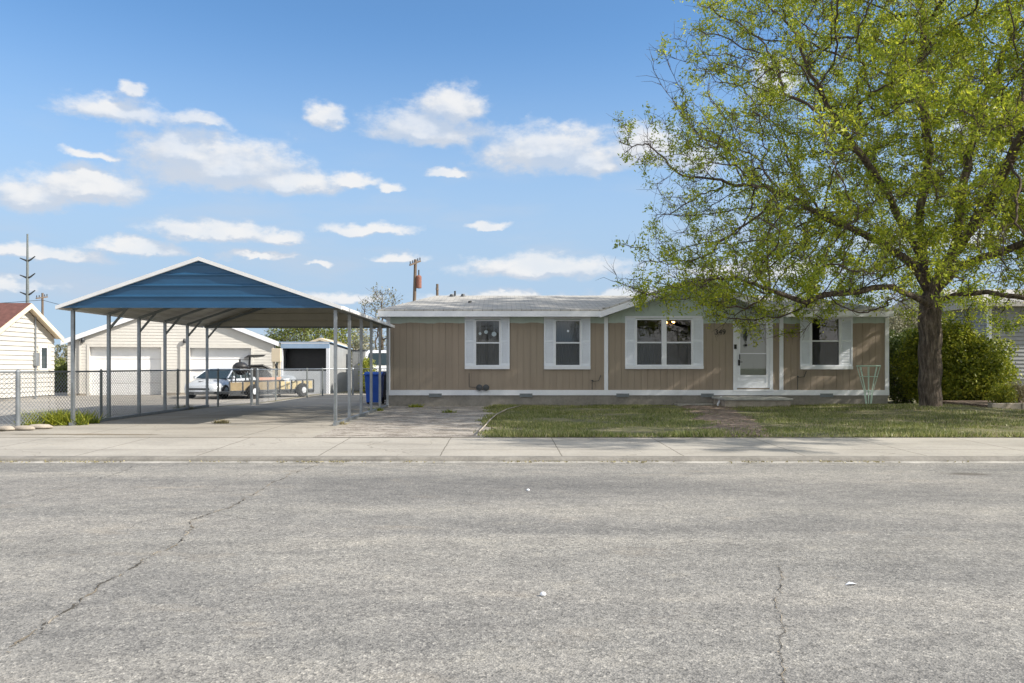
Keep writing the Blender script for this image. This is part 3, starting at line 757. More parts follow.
# fascia and soffit
GX0, GX1 = PX(604, EY), PX(783.5, EY); 
for a, b in ((EX0, GX0), (GX1, EX1)): MB().box(a, b, EY-.02, EY+.01, 2.765, EZ-.052).build('fascia', 'white_trim', roof, world=True)
MB().box(EX0, EX0+.02, EY+.012, BY, 2.765, EZ-.052).build('fascia', 'white_trim', roof, world=True)
MB().box(EX1-.02, EX1, EY+.012, BY, 2.765, EZ-.052).build('fascia', 'white_trim', roof, world=True)
for a, b in ((EX0+.022, GX0), (GX1, EX1-.022)): MB().box(a, b, EY+.012, HY0-.015, 2.79, 2.80).build('soffit', 'white_trim', roof, world=True)
MB().box(EX0+.022, X0-.002, HY0-.014, BY-.01, 2.79, 2.80).build('soffit', 'white_trim', roof, world=True)
# front gable roof
gy0, gy1 = EY-.03, 29.0; PKZ = PZ(276.5, gy0); gzl = 2.97
def slab(xa, za, xb, zb, y0, y1, th, name, mat, par):
    dx, dz = xb-xa, zb-za; L = math.hypot(dx, dz); nx_, nz_ = -dz/L*th, dx/L*th
    if nz_ < 0: nx_, nz_ = -nx_, -nz_
    return MB().prism([(xa,za),(xb,zb),(xb-nx_,zb-nz_),(xa-nx_,za-nz_)], 'y', y0, y1).build(name, mat, par, world=True)
gl0, gr0 = GX0-.12, GX1+.12
g1 = slab(gl0, gzl, GC, PKZ, gy0, gy1, .05, 'gable_roof', 'shingle', house)
g2 = slab(gr0, gzl, GC+.001, PKZ, gy0, gy1, .05, 'gable_roof', 'shingle', house)
sl = (PKZ-gzl)/(GC-gl0)
for s, (xa, xb) in enumerate(((gl0, GC), (gr0, GC+.001))):
    MB().prism([(xa, gzl-.054), (xb, PKZ-.054), (xb, PKZ-.235), (xa, gzl-.235)], 'y', gy0-.025, gy0+.01).build('rake_fascia', 'white_trim', (g1, g2)[s], world=True)
    MB().prism([(xa, gzl-.20), (xb, PKZ-.20), (xb, PKZ-.21), (xa, gzl-.21)], 'y', gy0+.012, HY0-.016).build('soffit', 'white_trim', (g1, g2)[s], world=True)
# roof vents
def pipe(px, pb, pt, Y, r=.05, cap=True):
    x = PX(px, Y); z0, z1 = PZ(pb, Y)-.1, PZ(pt, Y)
    m_ = MB().lathe([(r*2.4, 0), (r*1.1, .14), (r, .16), (r, z1-z0)], (x, Y, z0), 10)
    m_.build('roof_vent', 'dark_metal', roof, world=True)
pipe(455, 297, 291, 29.0, .035); pipe(452, 296, 294.5, 28.9, .07); pipe(463, 296, 294, 28.9, .06); pipe(470, 304, 301, 26.6, .06)

# front step
step = empty('front_step', (hx(756), 24.2, 0), 'low weathered concrete step slab under the front door', 'step')
mb = MB().box(PX(722, 23.75), PX(791, 23.75), 23.55, 24.94, .235, .30); mb.build('slab', 'step', step, world=True, bevel=.015)
MB().box(PX(724, 23.75), PX(789, 23.75), 23.62, 24.92, -.02, .234).build('base', 'block', step, world=True)
o = MB().box(PX(676,24.6), PX(714,24.6), 24.35, 24.9, .02, .09).build('paving_slab', 'gutter', bevel=.01); tag(o, 'pale flat concrete slab lying against the house left of the step', 'slab')
o = MB().bar((PX(716,24.2),24.0,.08),(PX(724,24.2),24.5,.30), .05).build('lumber_scrap', 'white_trim'); tag(o, 'short white board leaning on the left end of the front step', 'board')
# hose / edging curve in the grass
mb = MB(); pts = [(*G(p, q, .05), .075) for p, q in ((479,433),(484,428),(490,421),(497,415),(507,410),(522,406))]
o = mb.tube(pts, .015, 6).build('garden_edging', 'block', smooth=True); tag(o, 'pale curved garden edging at the left corner of the lawn', 'edging')

# green wire stand (tapered cage) in front of the house
sx_, sy_ = PX(868.5, 23.9), 23.9
cage = empty('wire_plant_stand', (sx_, sy_, 0), 'pale green tapered wire plant stand in front of the right house corner', 'plant stand')
zt, zm_, zb_ = PZ(366, sy_), PZ(376.5, sy_), PZ(391, sy_)
def ring(z, w, r=.009):
    mb = MB(); pts = [(sx_+w*math.cos(t), sy_+w*.8*math.sin(t), z) for t in [2*math.pi*k/20 for k in range(21)]]
    return mb.tube(pts, r, 5)
ring(zt, .33, .022).build('ring', 'green_wire', cage, world=True); ring(zm_, .25, .010).build('ring', 'green_wire', cage, world=True); ring(zb_, .13, .010).build('ring', 'green_wire', cage, world=True)
for k in range(8):
    t = 2*math.pi*(k+.5)/8; c, s = math.cos(t), math.sin(t)
    MB().tube([(sx_+.33*c, sy_+.26*s, zt), (sx_+.13*c, sy_+.10*s, zb_), (sx_+.06*c, sy_+.05*s, 0)], .011, 5).build('leg', 'green_wire', cage, world=True)

# ------------------------------------------------------------------ carport
CY0, CS, NF = 16.77, 1.525, 6
CXL, CXR = PX(73, CY0), PX(335.5, CY0); CAPX = (CXL+CXR)/2
carport = empty('carport', (CAPX, CY0+3.8, 0), 'open metal carport with blue gable sheet and grey posts over the driveway', 'carport')
RF0, RF1 = CY0-.32, CY0+CS*5+.10
eL, eR = CAPX-2.90, CAPX+2.90; EZc, AZc = 2.47, PZ(258, RF0)
slope = (AZc-EZc)/2.90
def roofz(x): return AZc-slope*abs(x-CAPX)
CW = .065
for i in range(NF):
    y = CY0+i*CS
    for s, x in ((-1, CXL), (1, CXR)):
        po = MB().box(x-CW/2, x+CW/2, y-CW/2, y+CW/2, .07, roofz(x)-.10).build('post', 'galv', carport, world=True)
        MB().box(x-.012, x+.012, y-CW/2-.004, y-CW/2-.001, .12, .9).build('post_seam', 'galv_dark', po, world=True) if i == 0 else None
        # rafter
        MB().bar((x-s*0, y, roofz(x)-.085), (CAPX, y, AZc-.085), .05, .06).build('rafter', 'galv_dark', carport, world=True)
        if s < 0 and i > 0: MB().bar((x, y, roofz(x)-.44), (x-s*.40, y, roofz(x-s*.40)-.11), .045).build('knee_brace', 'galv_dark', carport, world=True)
for x in (CXL, CXR): MB().box(x-.035, x+.035, CY0-.10, CY0+CS*5+.1, .006, .069).build('base_rail', 'galv', carport, world=True)
# ribbed roof sheets, ribs run front to back
for s in (-1, 1):
    mb = MB(); n = 36; prof = []
    for k in range(n+1):
        x = CAPX+s*2.90*k/n; hh = .018 if k % 3 == 1 else 0
        prof.append((x, roofz(x)+hh))
    for j, yy in enumerate((RF0, RF1)):
        for x, z in prof: mb.v.append((x, yy, z))
    for j, yy in enumerate((RF0, RF1)):
        for x, z in prof: mb.v.append((x, yy, z-.012))
    m1 = n+1
    for k in range(n):
        mb.f.append((k, k+1, m1+k+1, m1+k)); mb.f.append((2*m1+k, 3*m1+k, 3*m1+k+1, 2*m1+k+1))
    sh = mb.build('roof_sheet', 'sheet_inner', carport, world=True)
    MB().add([(CAPX+s*.0, RF0-.012, AZc+.028), (CAPX+s*2.94, RF0-.012, roofz(eL)+.018), (CAPX+s*2.94, RF0-.012, roofz(eL)-.055), (CAPX, RF0-.012, AZc-.05),
              (CAPX+s*.0, RF0+.05, AZc+.028), (CAPX+s*2.94, RF0+.05, roofz(eL)+.018), (CAPX+s*2.94, RF0+.05, roofz(eL)-.055), (CAPX, RF0+.05, AZc-.05)],
             [(0,1,2,3),(4,7,6,5),(0,4,5,1),(1,5,6,2),(2,6,7,3)]).build('edge_trim', 'white_sheet', carport, world=True)
    MB().box(min(CAPX+s*2.96, CAPX+s*2.90), max(CAPX+s*2.96, CAPX+s*2.90), RF0+.052, RF1, roofz(eL)-.05, roofz(eL)+.02).build('edge_trim', 'white_sheet', carport, world=True)
# gable sheets with horizontal ribs
def gable_sheet(y, outward, name, mat, zb):
    mb = MB(); rows = []; z = zb; k = 0
    top = AZc-.04
    seq = [(.0, 0), (.155, 0), (.175, .022), (.205, .022), (.225, 0)]
    zs = []
    while z < top:
        for dz, off in seq[:-1]:
            if z+dz < top: zs.append((z+dz, off))
        z += .225
    zs.append((top, 0))
    for (za, oa), (zc, oc) in zip(zs[:-1], zs[1:]):
        wa = min((AZc-.004-za)/slope, 2.89); wc = max(.01, min((AZc-.004-zc)/slope, 2.89))
        mb.add([(CAPX-wa, y+outward*oa, za), (CAPX+wa, y+outward*oa, za), (CAPX+wc, y+outward*oc, zc), (CAPX-wc, y+outward*oc, zc)], [(0,1,2,3)])
    return mb.build(name, mat, carport, world=True)
ZGB = PZ(305.5, RF0)
gable_sheet(RF0+.052, -1, 'gable_sheet', 'blue_sheet', ZGB)
gable_sheet(RF0+.075, -1, 'gable_lining', 'sheet_inner', ZGB)
MB().box(CXL-.1, CXR+.1, RF0+.03, RF0+.074, ZGB-.045, ZGB).build('gable_trim', 'blue_sheet', carport, world=True)
gable_sheet(RF1-.02, 1, 'gable_sheet', 'blue_sheet', PZ(326.5, RF1))
gable_sheet(RF1-.05, 1, 'gable_lining', 'sheet_inner', PZ(326.5, RF1))
MB().box(CXL-.1, CXR+.1, RF1-.055, RF1-.015, PZ(326.5, RF1)-.05, PZ(326.5, RF1)).build('gable_trim', 'galv_dark', carport, world=True)

# ------------------------------------------------------------------ chain-link fences
def chain_fence(pts, label, name='chain_link_fence', h=1.13, thick=()):
    f = empty(name, (*pts[0], 0), label, 'fence')
    rail = MB(); rail.tube([(x, y, h) for x, y in pts], .021, 6); rail.build('top_rail', 'galv', f, world=True)
    for i, (x, y) in enumerate(pts):
        r = .045 if i in thick else .03
        pp = MB().lathe([(r, 0), (r, h+.0), (r*1.15, h+.005), (r*.8, h+.035), (.004, h+.05)], (x, y, .0), 10).build('post', 'galv_dark' if i not in thick else 'galv', f, world=True, smooth=False)
    for (xa, ya), (xb, yb) in zip(pts[:-1], pts[1:]):
        L = math.hypot(xb-xa, yb-ya); ux, uy = (xb-xa)/L, (yb-ya)/L; H = h-.05; mb = MB(); pitch = .085 if ya < 24 else .12
        def seg(s0, z0, s1, z1):
            mb.tube([(xa+ux*s0, ya+uy*s0, .05+z0), (xa+ux*s1, ya+uy*s1, .05+z1)], .0048 if ya < 22 else .0024, 3, cap=False)
        k = -H
        while k < L:
            s0, z0, s1, z1 = k, 0, k+H, H
            if s0 < 0: z0 -= s0; s0 = 0
            if s1 > L: z1 -= (s1-L); s1 = L
            if z1 > z0: seg(s0, z0, s1, z1); seg(L-s0, z0, L-s1, z1)
            k += pitch
        mb.build('wire_mesh', 'galv', f, world=True)
    return f
chain_fence([(-13.2,14.4),(-11.6,15.15),(-9.74,16.1),(-9.22,18.4),(-9.12,22.5),(-8.66,24.4),(-7.98,25.5)],
            'chain-link fence along the left side of the carport, nearest the street', thick=(2, 6))
chain_fence([(-7.98+.12,25.7),(-8.2,29.0),(-7.75,31.8),(-7.45,33.2),(-6.55,34.2)], 'chain-link fence running back in front of the wood-sided trailer', thick=(0,))
g = chain_fence([(-6.4,34.3),(-5.6,34.3),(-4.6,34.3)], 'short grey chain-link fence at the back of the driveway by the blue bin', thick=(0,))

# ------------------------------------------------------------------ bins
def wheelie_bin(loc, mat, label, w=.56, h=1.06):
    b_ = empty('wheeled_bin', loc, label, 'bin', 'wheeled bins beside the house')
    mb = MB(); a, c = w/2*.82, w/2
    mb.loft([[(-a,-a,.06),(a,-a,.06),(a,a,.06),(-a,a,.06)], [(-c,-c,h-.12),(c,-c,h-.12),(c,c,h-.12),(-c,c,h-.12)]]); mb.build('body', mat, b_, bevel=.02)
    MB().box(-c-.03,c+.03,-c-.03,c+.03,h-.118,h-.07).build('rim', mat, b_, bevel=.01)
    MB().prism([(-c-.02,h-.068),(c+.02,h-.068),(c+.01,h-.02),(c*.3,h),(-c*.5,h-.01)], 'x', -c-.02, c+.02).build('lid', mat, b_, bevel=.01)
    for s in (-1, 1):
        MB().lathe([(.02,-.03),(.11,-.03),(.12,0),(.11,.03),(.02,.03)], (s*(a+.02), a-.02, .115), 14, 'x').build('wheel', 'black_rubber', b_)
    MB().tube([(-c*.8,c+.08,h-.1),(c*.8,c+.08,h-.1)], .018, 6).build('handle', mat, b_)
    return b_
wheelie_bin((PX(374.5,26.3), 26.3, 0), 'bin_blue', 'blue wheeled bin standing behind the right carport posts')
wheelie_bin((PX(387.5,28.2), 28.2, 0), 'black', 'black wheeled bin half hidden behind the blue one')

# ------------------------------------------------------------------ left neighbour house (gable end faces right)
NX = -17.7; NYc, NYh = 29.55, 2.05; NE, NP = 2.36, 3.46
nh = empty('neighbour_house', (NX-6, NYc, 0), 'cream mobile home with red-brown roof at the left edge', 'house')
T = lambda x, y, z: (NX-y, NYc+x, z)
mb = MB(); whole = lambda z: (-NYh, NYh) if z < NE else (-max(.02, NYh*(NP-z)/(NP-NE)), max(.02, NYh*(NP-z)/(NP-NE)))
wn = (1.15, 1.55, 1.15, 1.95)
lap_wall(mb, T, whole, .12, NP-.02, [wn], lap=.17, depth=.035); mb.build('siding', 'cream_siding', nh, world=True)
mb = MB(); mb.box(NX-12, NX-.02, NYc-NYh, NYc+NYh, 0.1, NE-.02); mb.build('wall', 'cream_siding', nh, world=True)
MB().box(NX-12, NX-.02, NYc-NYh+.02, NYc+NYh-.02, 0, .098).build('foundation', 'skirting', nh, world=True)
for s in (-1, 1):
    ya, za, yb, zb = NYc+s*(NYh+.12), NE+.03, NYc, NP+.12
    r_ = MB().prism([(ya,za),(yb,zb),(yb,zb-.06),(ya,za-.06)], 'x', NX-12.3, NX+.30).build('roof', 'red_roof', nh, world=True)
    MB().prism([(ya,za-.02),(yb,zb-.02),(yb,zb-.20),(ya,za-.20)], 'x', NX+.305, NX+.34).build('rake_trim', 'cream_trim', r_, world=True)
    MB().prism([(ya,za-.064),(yb,zb-.064),(yb,zb-.075),(ya,za-.075)], 'x', NX+.02, NX+.304).build('soffit', 'cream_trim', r_, world=True)
wf = MB().box(NX+.002, NX+.03, NYc+wn[0]-.05, NYc+wn[1]+.05, wn[2]-.05, wn[2]); wf.box(NX+.002, NX+.03, NYc+wn[0]-.05, NYc+wn[1]+.05, wn[3], wn[3]+.05)
wf.box(NX+.002, NX+.03, NYc+wn[0]-.05, NYc+wn[0], wn[2], wn[3]); wf.box(NX+.002, NX+.03, NYc+wn[1], NYc+wn[1]+.05, wn[2], wn[3])
wfo = wf.build('window', 'white_trim', nh, world=True)
MB().quad((NX-.015,NYc+wn[0],wn[2]),(NX-.015,NYc+wn[1],wn[2]),(NX-.015,NYc+wn[1],wn[3]),(NX-.015,NYc+wn[0],wn[3])).build('pane', 'car_glass', wfo, world=True)
for a in (wn[0]-.24, wn[1]+.06): MB().box(NX+.018, NX+.04, NYc+a, NYc+a+.17, wn[2]-.05, wn[3]+.1).build('shutter', 'cream_trim', wfo, world=True)
mast = MB().tube([(NX+.05,NYc+.72,0),(NX+.05,NYc+.72,3.1)], .03, 6).build('meter_mast', 'galv', nh, world=True)
MB().box(NX+.02, NX+.14, NYc+.60, NYc+.86, 1.25, 1.75).build('meter_box', 'galv', mast, world=True, bevel=.01)

# ------------------------------------------------------------------ garage
GY = 34.5
gc = -14.15; GE = 2.38; GP = PZ(304, GY); GR = R(15)
def gpx(p):
    k = (p-CX)/FPX; return gc+(k*GY-gc)/(math.cos(GR)-math.sin(GR)*k)
gx0, gx1 = gpx(67.6), gpx(273.6)
gar = empty('garage', (gc, GY, 0), 'wide cream two-door garage behind the chain-link fence', 'garage', None, GR)
d1 = (gpx(89.5), gpx(161.3), 0, PZ(347, GY-.5)); d2 = (gpx(190), gpx(251), 0, PZ(348, GY+.5))
T = lambda x, y, z: (x, GY+y, z)
hw = (gx1-gx0)/2; gm = (gx0+gx1)/2
sh_ = lambda z: (gx0, gx1) if z < GE else (gm-max(.02, hw*(GP-z)/(GP-GE)), gm+max(.02, hw*(GP-z)/(GP-GE)))
mb = MB(); lap_wall(mb, T, sh_, .1, GP-.02, [d1, d2], lap=.13, depth=.014); mb.build('siding', 'garage_siding', gar, world=True)
mb = MB()
mb.quad((gx0,GY+.01,0),(gx0,GY+7,0),(gx0,GY+7,GE),(gx0,GY+.01,GE)); mb.quad((gx1,GY+.01,0),(gx1,GY+7,0),(gx1,GY+7,GE),(gx1,GY+.01,GE)); mb.quad((gx0,GY+7,0),(gx1,GY+7,0),(gx1,GY+7,GE),(gx0,GY+7,GE))
mb.build('wall', 'garage_siding', gar, world=True)
mb = MB()
for a, b in intervals(gx0, gx1, [(d1[0], d1[1]), (d2[0], d2[1])]): mb.box(a, b, GY-.02, GY+.1, 0, .10)
mb.build('foundation', 'block', gar, world=True)
for dd in (d1, d2):
    mb = MB(); n = 4; Yd = GY+.22
    for k in range(n):
        za, zb = dd[3]*k/n+.012, dd[3]*(k+1)/n-.004
        mb.box(dd[0], dd[1], Yd, Yd+.04, za, zb)
        for q in range(4):
            u0 = dd[0]+(dd[1]-dd[0])*(q+.1)/4; u1 = dd[0]+(dd[1]-dd[0])*(q+.9)/4
            mb.box(u0, u1, Yd-.008, Yd-.0005, za+.09, zb-.09)
    do = mb.build('garage_door', 'door_white', gar, world=True)
    f = MB(); f.box(dd[0]-.10, dd[0], GY-.03, GY+.22, 0, dd[3]+.10); f.box(dd[1], dd[1]+.10, GY-.03, GY+.22, 0, dd[3]+.10); f.box(dd[0], dd[1], GY-.03, GY+.22, dd[3], dd[3]+.10)
    f.build('door_frame', 'garage_siding', do, world=True)
for s in (-1, 1):
    xa, za, xb, zb = gm+s*(hw+.22), GE-.05, gm, GP+.13
    r_ = MB().prism([(xa,za),(xb,zb),(xb,zb-.07),(xa,za-.07)], 'y', GY-.15, GY+7.2).build('roof', 'shingle', gar, world=True)
    MB().prism([(xa,za-.01),(xb,zb-.01),(xb,zb-.21),(xa,za-.21)], 'y', GY-.185, GY-.155).build('rake_trim', 'white_trim', r_, world=True)
for px in (83.5, 185): 
    x = gpx(px); MB().lathe([(.01,0),(.07,.02),(.08,.12),(.05,.2),(.01,.22)], (x, GY-.1, PZ(343.5, GY)), 8).build('wall_lamp', 'dark_metal', gar, world=True)
MB().box(gpx(80)-.03, gpx(80)+.03, GY-.07, GY-.02, .1, 2.3).build('downpipe', 'garage_siding', gar, world=True)
MB().box(gpx(181)-.03, gpx(181)+.03, GY-.07, GY-.02, .1, 2.2).build('downpipe', 'garage_siding', gar, world=True)

# ------------------------------------------------------------------ cars
def sedan(loc, rz, mat, label):
    c = empty('parked_car', loc, label, 'car', None, rz)
    st = [(-2.25,.60,.28,.58),(-2.17,.74,.22,.66),(-1.9,.82,.20,.74),(-1.4,.86,.20,.84),(-.95,.87,.20,.92),(0,.88,.20,.95),(1.0,.88,.20,.97),(1.6,.87,.2,1.0),(2.0,.83,.24,.99),(2.2,.74,.32,.92),(2.26,.62,.4,.75)]
    secs = []
    for y, w, zb, zt in st:
        secs.append([(0,y,zt+.03),(w*.6,y,zt+.015),(w*.9,y,zt-.03),(w,y,zt-.14),(w*1.01,y,(zb+zt)/2),(w*.98,y,zb+.06),(w*.9,y,zb),
                     (-w*.9,y,zb),(-w*.98,y,zb+.06),(-w*1.01,y,(zb+zt)/2),(-w,y,zt-.14),(-w*.9,y,zt-.03),(-w*.6,y,zt+.015)])
    MB().loft(secs).build('body', mat, c, smooth=True)
    cab = [(.93,-1.12,1.72,.80),(1.12,-.72,1.42,.74),(1.30,-.35,1.12,.66),(1.385,-.10,.90,.60)]
    mb = MB(); mb.loft([[(-w,a,z),(w,a,z),(w+.01,(a+b)/2,z),(w,b,z),(-w,b,z),(-w-.01,(a+b)/2,z)] for z, a, b, w in cab]); mb.build('windows', 'car_glass', c)
    z, a, b, w = cab[-1]
    MB().loft([[(-w,a,z),(w,a,z),(w,b,z),(-w,b,z)], [(-w*.97,a+.05,z+.035),(w*.97,a+.05,z+.035),(w*.97,b-.05,z+.035),(-w*.97,b-.05,z+.035)], [(-w*.6,a+.2,z+.055),(w*.6,a+.2,z+.055),(w*.6,b-.2,z+.055),(-w*.6,b-.2,z+.055)]]).build('roof', mat, c)
    for s in (-1, 1):
        for k0 in (0, 1): MB().tube([(s*(q[3]+.005), q[1+k0], q[0]) for q in cab], .035, 5).build('pillar', mat, c)
        MB().tube([(s*(q[3]+.012), (q[1]+q[2])/2, q[0]) for q in cab], .028, 5).build('pillar', mat, c)
        MB().loft([[(s*.5,-2.235,.56),(s*.76,-2.13,.58),(s*.79,-2.0,.70),(s*.55,-2.16,.68)], [(s*.5,-2.20,.56),(s*.72,-2.1,.58),(s*.75,-1.98,.70),(s*.55,-2.12,.68)]]).build('headlight', 'glass_lamp', c)
        MB().box(min(s*.86,s*1.02), max(s*.86,s*1.02), -.86,-.74,.93,1.05).build('mirror', mat, c, bevel=.03)
        for y in (-1.4, 1.4):
            w_ = MB().lathe([(.2,-.1),(.30,-.1),(.325,-.06),(.325,.06),(.30,.1),(.2,.1)], (s*.80, y, .325), 20, 'x').build('wheel', 'black_rubber', c)
            m2 = MB().lathe([(.03,0),(.07,.02*s),(.20,.0),(.205,-.02*s)], (s*.905, y, .325), 20, 'x')
            m2.build('rim', 'galv', w_)
    MB().box(-.5,.5,-2.262,-2.2,.42,.5).build('grille', 'black', c); MB().box(-.17,.17,-2.285,-2.263,.33,.41).build('number_plate', 'white_trim', c)
    MB().box(-.62,.62,-2.262,-2.2,.24,.32).build('lower_grille', 'black', c)
    return c
m, nt, b = new_mat('lamp_glass'); b.inputs['Base Color'].default_value = (.7,.72,.74,1); b.inputs['Roughness'].default_value = .1; MT['glass_lamp'] = m
car1 = sedan((PX(222,32.0), 32.0, 0), R(-8), 'silver', 'silver sedan facing the street in front of the garage doors')
car1.scale = (.84,.80,.82)
sedan((PX(291,37.6), 37.6, 0), R(-8), 'grey_paint', 'grey car mostly hidden behind the wood-sided trailer')

# ------------------------------------------------------------------ utility trailer, from (228,y) to (312,y)
ta = Vector((PX(229,29.6), 29.6, 0)); tb = Vector((PX(313,33.2), 33.2, 0)); td = tb-ta; TL = td.length
tr = empty('utility_trailer', tuple((ta+tb)/2), 'low utility trailer with tan plywood sides behind the fence', 'trailer', None, math.atan2(td.y, td.x))
hL = TL/2; z0, z1 = PZ(389,31.4), PZ(381.5,31.4)
MB().box(-hL, hL, 0, 1.7, z0-.14, z0-.06).build('deck', 'dark_metal', tr)
n = 7
for k in range(n):
    a, b = -hL+TL*k/n+.03, -hL+TL*(k+1)/n-.03
    if k < 4: MB().box(a, b, -.02, 0, z0-.02, z1).build('side_panel', 'plywood', tr)
    else:
        mb = MB(); q = 2
        for j in range(q): mb.box(a+(b-a)*j/q+.03, a+(b-a)*(j+1)/q-.03, -.02, 0, z0-.02, z1)
        mb.build('side_panel', 'plywood_light', tr)
mb = MB()
for k in range(n+1):
    x = -hL+TL*k/n; mb.box(x-.025, x+.025, -.05, -.022, z0-.14, z1+.03)
mb.box(-hL, hL, -.05, -.022, z1+.031, z1+.06); mb.box(-hL, hL, -.06, -.0225, z0-.20, z0-.141); mb.box(-hL, hL, 1.7, 1.74, z0-.2, z1+.03)
mb.build('frame', 'dark_metal', tr)
for x in (-hL+1.0, hL-.75):
    w_ = MB().lathe([(.13,-.1),(.25,-.1),(.28,-.05),(.28,.05),(.25,.1),(.13,.1)], (x, -.16, .28), 20, 'y').build('wheel', 'black_rubber', tr)
    MB().lathe([(.02,-.02),(.12,-.01),(.13,.02)], (x, -.265, .28), 16, 'y').build('rim', 'pale_panel', w_)
MB().bar((-hL, .85, z0-.1), (-hL-.9, .85, z0-.12), .08).build('hitch', 'dark_metal', tr)
# load on trailer
def on_trailer(s, y, z): 
    u = td.normalized(); v = Vector((-u.y, u.x, 0)); q = (ta+tb)/2+u*s+v*y; return (q.x, q.y, z)
lum = empty('lumber', on_trailer(-.2, .5, z1+.06), 'reddish boards lying across the top of the trailer sides', 'lumber', None, math.atan2(td.y, td.x)+.12)
for k in range(3): MB().box(-.7+.1*k, .5+.15*k, -.55+.09*k, -.47+.09*k, .0+.035*k, .034+.035*k).build('board', M('raw_board', (.50,.30,.22), .85, .1, 4), lum)
gq = on_trailer(-hL+.95, .5, z0-.06)
gr = empty('barrel_grill', gq, 'black lidded grill with a short chimney standing on the trailer', 'grill')
zt_ = PZ(359, 30.6)-gq[2]
MB().lathe([(.05,zt_-.62),(.20,zt_-.56),(.29,zt_-.42),(.30,zt_-.36)], (0,0,0), 18).build('bowl', 'black', gr, smooth=True)
MB().lathe([(.305,zt_-.355),(.28,zt_-.24),(.17,zt_-.14),(.04,zt_-.11)], (0,0,0), 18).build('lid', 'black', gr, smooth=True)
MB().lathe([(.035,zt_-.13),(.035,zt_-.02),(.05,zt_-.01),(.01,zt_)], (-.03,0,0), 10).build('chimney', 'black', gr)
MB().box(-.34,.34,-.28,.28,.36,.40).build('shelf', 'black', gr)
for sx, sy in ((-1,-1),(1,-1),(1,1),(-1,1)): MB().bar((sx*.3,sy*.24,0),(sx*.24,sy*.2,zt_-.5), .04).build('leg', 'dark_metal', gr)
# compact tractor behind
tx, ty = PX(262, 36.0), 36.0
tk = empty('compact_tractor', (tx, ty, 0), 'dark compact tractor with canopy parked behind the trailer', 'tractor', None, R(20))
for s in (-1, 1):
    w_ = MB().lathe([(.25,-.14),(.52,-.14),(.58,-.08),(.58,.08),(.52,.14),(.25,.14)], (-.15, s*.62, .58), 22, 'y').build('rear_wheel', 'black_rubber', tk)
    MB().lathe([(.02,-.02*s),(.24,.0),(.25,.02)], (-.15, s*.73, .58), 16, 'y').build('rim', 'galv_dark', w_)
    MB().lathe([(.1,-.09),(.28,-.09),(.32,-.05),(.32,.05),(.28,.09),(.1,.09)], (1.25, s*.5, .32), 18, 'y').build('front_wheel', 'black_rubber', tk)
    MB().tube([(-.75,s*.55,.95),(-.5,s*.6,1.25),(0,s*.62,1.27),(.35,s*.6,1.1)], .07, 6).build('mudguard', 'black', tk)
    MB().bar((-.6,s*.48,.9),(-.55,s*.48,1.72), .06).build('canopy_post', 'black', tk); MB().bar((.45,s*.45,.9),(.40,s*.45,1.72), .05).build('canopy_post', 'black', tk)
MB().box(.3,1.6,-.3,.3,.55,1.05).build('bonnet', 'dark_metal', tk, bevel=.06); MB().box(-.6,.35,-.32,.32,.45,.8).build('chassis', 'black', tk)
MB().box(-.45,-.05,-.24,.24,.8,.92).build('seat', 'black', tk, bevel=.03); MB().box(-.5,-.4,-.24,.24,.92,1.3).build('backrest', 'black', tk, bevel=.03)
MB().prism([(-.8,1.60),(-.6,1.74),(.5,1.76),(.62,1.70),(.5,1.68),(-.55,1.66)], 'y', -.6, .6).build('canopy', 'black', tk)
# meter pedestal
px_, py_ = PX(276.5, 34.0), 34.0
ped = empty('utility_pedestal', (px_, py_, 0), 'cream utility box raised on two posts left of the dark shed', 'utility box')
MB().box(-.19,.19,-.1,.1,PZ(362,34),PZ(348.5,34)).build('box', 'cream_trim', ped, bevel=.015)
for s in (-.11, .12): MB().box(s-.05,s+.05,-.03,.03,0,PZ(362,34)-.002).build('post', 'cream_trim', ped)

# ------------------------------------------------------------------ blue-edged shed with black opening
SY = 36.0; sx0, sx1 = PX(281,SY), PX(329.5,SY); SH = PZ(343,SY)
shed = empty('metal_shed', ((sx0+sx1)/2, SY, 0), 'grey metal shed with pale blue top edge and black front opening', 'shed')
MB().box(sx0, sx1, SY-.05, SY+.05, PZ(348.3,SY), SH).build('header', 'shed_blue', shed, world=True)
MB().box(sx0, sx1, SY-.055, SY-.051, SH-.03, SH+.02).build('header_cap', 'white_trim', shed, world=True)
for a, b in ((sx0, sx0+.09), (sx1-.14, sx1)): MB().box(a, b, SY-.05, SY+.05, 0, PZ(348.3,SY)-.002).build('post', 'white_trim', shed, world=True)
MB().box(sx0+.09, sx1-.14, SY+.01, SY+.04, 0, PZ(371,SY)).build('lower_panel', 'pale_panel', shed, world=True)
MB().add([(sx0+.09,SY+.7,PZ(371,SY)-.4),(sx1-.14,SY+.7,PZ(371,SY)-.4),(sx1-.14,SY+.7,SH-.2),(sx0+.09,SY+.7,SH-.2)], [(0,1,2,3)]).build('opening_dark_sheet', 'black', shed, world=True)  # black sheet stands in for the shade inside the open front
mb = MB().add([(sx1,SY+.051,0),(sx1,SY+5,0),(sx1,SY+5,2.06),(sx1,SY+.051,SH-.03),(sx0,SY+.051,0),(sx0,SY+5,0),(sx0,SY+5,2.06),(sx0,SY+.051,SH-.03)], [(0,1,2,3),(4,5,6,7),(1,5,6,2)])
mb.build('wall', 'shed_grey', shed, world=True)
